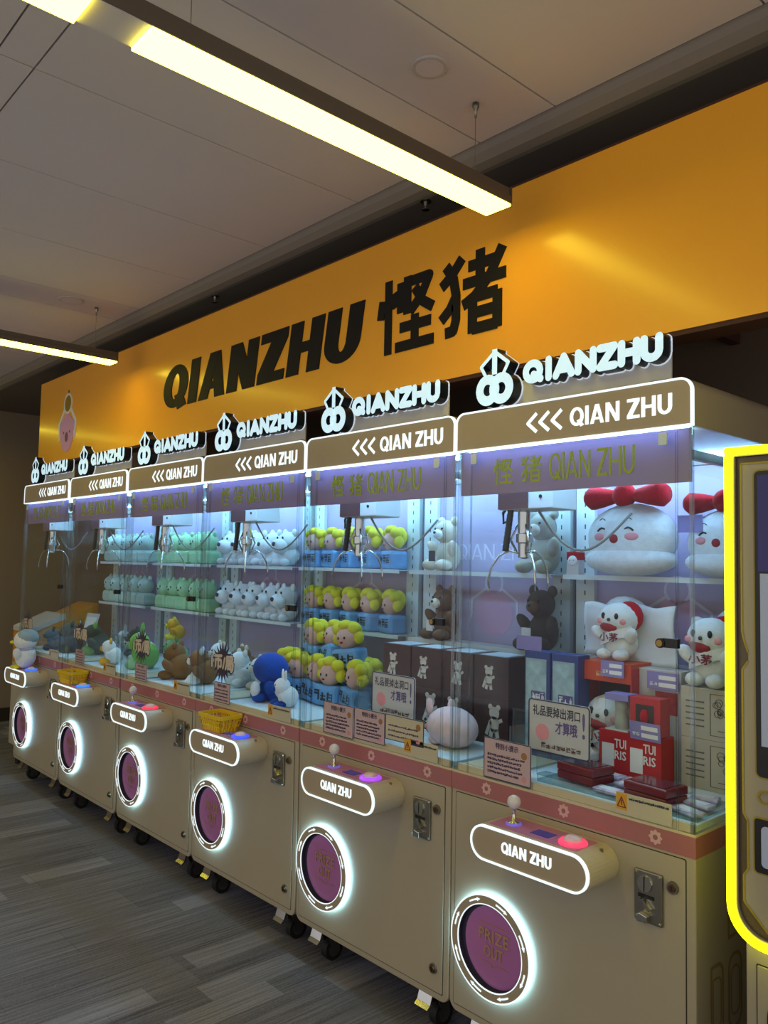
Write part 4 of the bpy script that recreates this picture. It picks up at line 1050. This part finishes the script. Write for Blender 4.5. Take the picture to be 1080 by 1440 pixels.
place(critter('white fluffy plush behind the blue plush', F_WHITE, F_CREAM, .80), -2.45, .345, .9, -.3)
place(critter('white fluffy plush leaning at the left in the pile behind the price sticker', F_WHITE, F_WHITE, .85), -2.66, .36, .9, -.2)
place(critter('white and brown plush low in the white dog machine', F_TAN, F_WHITE, .85), -2.84, .22, .9, -.6)
place(critter('brown plush lying left of the white and brown one', F_TAN, F_TAN, .90), -3.08, .20, .9, -.9)
place(critter('white plush at the back of the white dog machine\'s deck', F_WHITE, F_CREAM, .85), -3.10, .50, .9, -.3)
place(critter('tan plush at the back right of the white dog machine\'s deck', F_TAN, F_CREAM, .85), -2.86, .50, .9, -.3)
place(critter('green plush with long ears next to the golden plush', F_LEAF, F_GREEN, 1.0, ears='long'), -3.58, .24, .9, -.5)
place(critter('golden plush on top of the pile with the green one', F_GOLD, F_YELLOW, .62), -3.60, .45, 1.06, -.4)
place(critter('pale green plush under the golden plush', F_GREEN, F_LEAF, .80), -3.60, .47, .9, -.4)
place(critter('white plush left of the green plush', F_WHITE, F_PALE, .90), -3.83, .36, .9, -.3)
place(critter('white plush with golden feet near the price sticker of the green machine', F_WHITE, F_GOLD, .70), -3.86, .16, .9, -.4)
place(critter('olive plush at the left back of the green machine\'s deck', F_OLIVE, F_SLATE, .90), -4.10, .46, .9, -.3)
place(critter('olive green plush in the farthest machine', F_OLIVE, F_LEAF, .95), -4.42, .30, .9, -.4)
place(critter('slate blue plush in the farthest machine', F_SLATE, F_OLIVE, .95), -4.62, .22, .9, -.4)
place(critter('white rabbit plush raised at the back of the farthest machine', F_WHITE, F_WHITE, .72, ears='long'), -4.40, .50, .9, -.4)
place(critter('dark grey plush behind the penguin', F_SLATE, F_DARK, .72), -4.82, .16, .9, -.4)
place(critter('white plush with curled ears behind the dark grey plush', F_WHITE, F_CREAM, .72, ears='long'), -4.85, .36, .9, -.4)
lc = thing('leaning_board', 'white board leaning inside the farthest machine', 'board', (-4.98, .42, .9)); lc.rotation_euler = (-.30, 0, .2)
G().box(-.075, .075, 0, .006, 0, .25).build('sheet', CARDG, lc); G().box(-.06, .06, -.001, 0, .05, .22).build('paper', WHITEP, lc)

# ------------------------------------------------------------------ on the consoles
YB = mat('basket_yellow', (222, 182, 22), .35)
def basket(label, x, y, z, rz):
    t = thing('plastic_basket', label, 'basket', (x, y, z), rz, 'yellow baskets on the consoles')
    hx0, hy0, hx1, hy1, H = .068, .044, .088, .058, .075
    G().box(-hx0, hx0, -hy0, hy0, 0, .004).build('base', YB, t)
    g = G()
    for k in range(11):
        u = -1+2*k/10
        for s in (-1, 1): g.tube([(u*hx0, s*hy0, .002), (u*hx1, s*hy1, H-.004)], .0032, 5)
    for k in range(7):
        u = -1+2*k/6
        for s in (-1, 1): g.tube([(s*hx0, u*hy0, .002), (s*hx1, u*hy1, H-.004)], .0032, 5)
    o = g.build('wall_ribs', YB, t); o['kind'] = 'stuff'
    for q, nm in ((.32, 'lower_band'), (.62, 'upper_band')):
        ax, ay = hx0+(hx1-hx0)*q, hy0+(hy1-hy0)*q
        G().tube([(-ax, -ay, H*q), (ax, -ay, H*q), (ax, ay, H*q), (-ax, ay, H*q), (-ax, -ay, H*q)], .003, 5).build(nm, YB, t)
    o_ = rrect(-hx1-.005, hx1+.005, -hy1-.005, hy1+.005, .016); i_ = rrect(-hx1+.003, hx1-.003, -hy1+.003, hy1-.003, .012); n = len(o_)
    v = [(p[0], p[1], z_) for z_ in (H-.016, H) for p in o_]+[(p[0], p[1], z_) for z_ in (H-.016, H) for p in i_]; f = []
    for a in range(n):
        b_ = (a+1) % n; f += [(a, b_, n+b_, n+a), (n+a, n+b_, 3*n+b_, 3*n+a), (3*n+a, 3*n+b_, 2*n+b_, 2*n+a), (2*n+a, 2*n+b_, b_, a)]
    G().add(v, f).build('rim', YB, t)
ZC = .747+.051+.0018
basket('yellow plastic basket on the console of the doll machine', XL[2]+.350, -.075, ZC, .05)
basket('yellow plastic basket on the second console from the far left', XL[4]+.350, -.075, ZC, .05)
pe = thing('penguin_plush', 'pale penguin plush with a yellow beak sitting on the farthest console', 'plush toy', (XL[5]+.418, -.085, ZC), -.75)
pe.scale = (1.13, 1.13, 1.13)
E1('body', F_WHITE, pe, (0, 0, .072), (.066, .058, .072), None, 18, 12); E1('head', F_WHITE, pe, (0, -.004, .168), (.072, .066, .062), None, 20, 14)
G().ell((0, .006, .185), (.070, .064, .050), 0, 20, 12).build('head_cap', fur('penguin_grey', (150, 168, 178)), pe, smooth=True)
E1('beak', F_YELLOW, pe, (0, -.075, .155), (.024, .022, .012)); E1('scarf', fur('lilac', (170, 160, 220)), pe, (0, -.006, .112), (.060, .055, .018))
for s in (-1, 1):
    E1('eye', INK, pe, (s*.036, -.056, .170), .007, None, 8, 6); E1('wing', F_WHITE, pe, (s*.066, -.02, .090), (.018, .026, .040), (0, s*.4, 0)); E1('foot', F_YELLOW, pe, (s*.030, -.048, .012), (.026, .030, .012))

# ------------------------------------------------------------------ neighbouring machines
ky_ = mat('yellow_neon', (250, 245, 20), .4, emit=5.0, ecol=(248, 252, 4)); KB = mat('kiosk_beige', (156, 146, 128), .4, noise=.03, nscale=5); KBR = mat('kiosk_brown', (84, 68, 48), .35); KY = mat('kiosk_yellow_line', (150, 130, 20), .4); SCR = mat('screen_blue', (30, 24, 70), .2, emit=.12, ecol=(50, 36, 140)); SCW = mat('screen_white', (150, 160, 180), .3, emit=.10, ecol=(190, 200, 230))
kk = thing('game_kiosk', 'game kiosk with a bright yellow light frame and dark screen at the right edge', 'kiosk', (.127, -.1, 0))
kw = .78
G().box(.025, kw-.025, .03, .60, .06, .72).build('lower_cabinet', KB, kk, bevel=.004)
G().prism(rrect(.008, kw-.008, .715, 1.848, (.08, .08, .004, .004)), .012, .58).build('upper_cabinet', KB, kk)
o, i_ = rr_pair(0, kw, .705, 1.855, (.088, .088, .006, .006), .018, 10); G().ring(o, i_, -.012, .012).build('light_frame', ky_, kk)
o, i_ = rr_pair(.018, kw-.018, .723, 1.837, (.07, .07, .004, .004), .004, 10); G().ring(o, i_, -.006, .012).build('frame_liner', KB, kk)
G().prism(rrect(.024, kw-.024, .729, 1.831, (.066, .066, .004, .004)), .004, .013).build('brown_surround', KBR, kk)
pts = [(.036, .80), (.036, .86), (.046, .875), (.046, .985), (.036, 1.0), (.036, 1.33), (.050, 1.35), (.050, 1.36), (.050, 1.37), (.040, 1.40), (.036, 1.42), (.036, 1.815), (kw-.036, 1.815), (kw-.036, .80), (kw-.09, .745), (.09, .745)]
G().prism(pts, -.001, .006).build('front_panel', KB, kk)
for a in range(len(pts)):
    if a in (0, 1, 2, 3, 4, 5, 8, 9, 10, 11, 15): G().polys(stroke([pts[a], pts[(a+1) % len(pts)]], .0045), -.002, .0).build('yellow_line', KY, kk)
so = G().prism(rrect(.068, kw-.068, 1.09, 1.795, .012), -.004, .0).build('screen_bezel', BLACK, kk); G().box(.076, kw-.076, -.0048, -.004, 1.56, 1.785).build('screen_top', SCR, so); G().box(.080, kw-.080, -.0048, -.004, 1.16, 1.555).build('screen_picture', SCW, so)
o, i_ = rr_pair(.064, kw-.064, 1.086, 1.799, .014, .004); G().ring(o, i_, -.0025, 0).build('screen_outline', KY, kk)
G().ring(circ(.085, 1.045, .016, 20), circ(.085, 1.045, .011, 20), -.004, 0).build('key_ring', KY, kk)
bz = G().prism(rrect(.062, .25, .875, .995, .008), -.004, 0).build('lower_bezel', BLACK, kk); G().prism(rrect(.078, .235, .889, .981, .01), -.006, -.004).build('lower_screen', SCW, bz)
o, i_ = rr_pair(.058, .254, .871, .999, .01, .004); G().ring(o, i_, -.0025, 0).build('lower_outline', KY, kk)
G().prism(rrect(.052, kw-.052, .09, .655, .004), .026, .031).build('cabinet_door', KB, kk, bevel=.002); G().prism(rrect(.0495, kw-.0495, .0875, .6575, .004), .0285, .031).build('door_seam', GAP, kk); G().prism(rrect(.075, .55, .16, .60, .05), .0235, .027).build('prize_window', BLACK, kk)
for x in (.08, kw-.08):
    for y in (.08, .54): G().cyl((x, y, -.035), (x, y, .062), .02, seg=12).build('foot', RUBBER, kk)
lk = thing('orange_cabinet', 'orange and white cabinet standing beyond the farthest claw machine', 'cabinet', (-5.61, .12, 0))
G().box(0, .40, 0, .5, .12, .74).build('lower_body', mat('cabinet_white', (176, 168, 150), .5), lk, bevel=.004)
G().prism([(0, .74), (.5, .74), (.5, 1.20), (.24, 1.08), (0, .98)], 0, .40, axis='x').build('upper_body', mat('cabinet_orange', (206, 130, 20), .45), lk)
G().prism([(-.004, .985), (.244, 1.085), (.244, 1.125), (-.004, 1.02)], .0, .40, axis='x').build('sloping_top', mat('cabinet_top_white', (190, 184, 176), .5), lk)
for x in (.06, .34):
    for y in (.06, .44): G().cyl((x, y, -.035), (x, y, .12), .022, seg=12).build('foot', RUBBER, lk)
for _n in ('yellow_neon', 'screen_blue', 'screen_white'):
    if _n != 'yellow_neon': MATS[_n].cycles.emission_sampling = 'NONE'
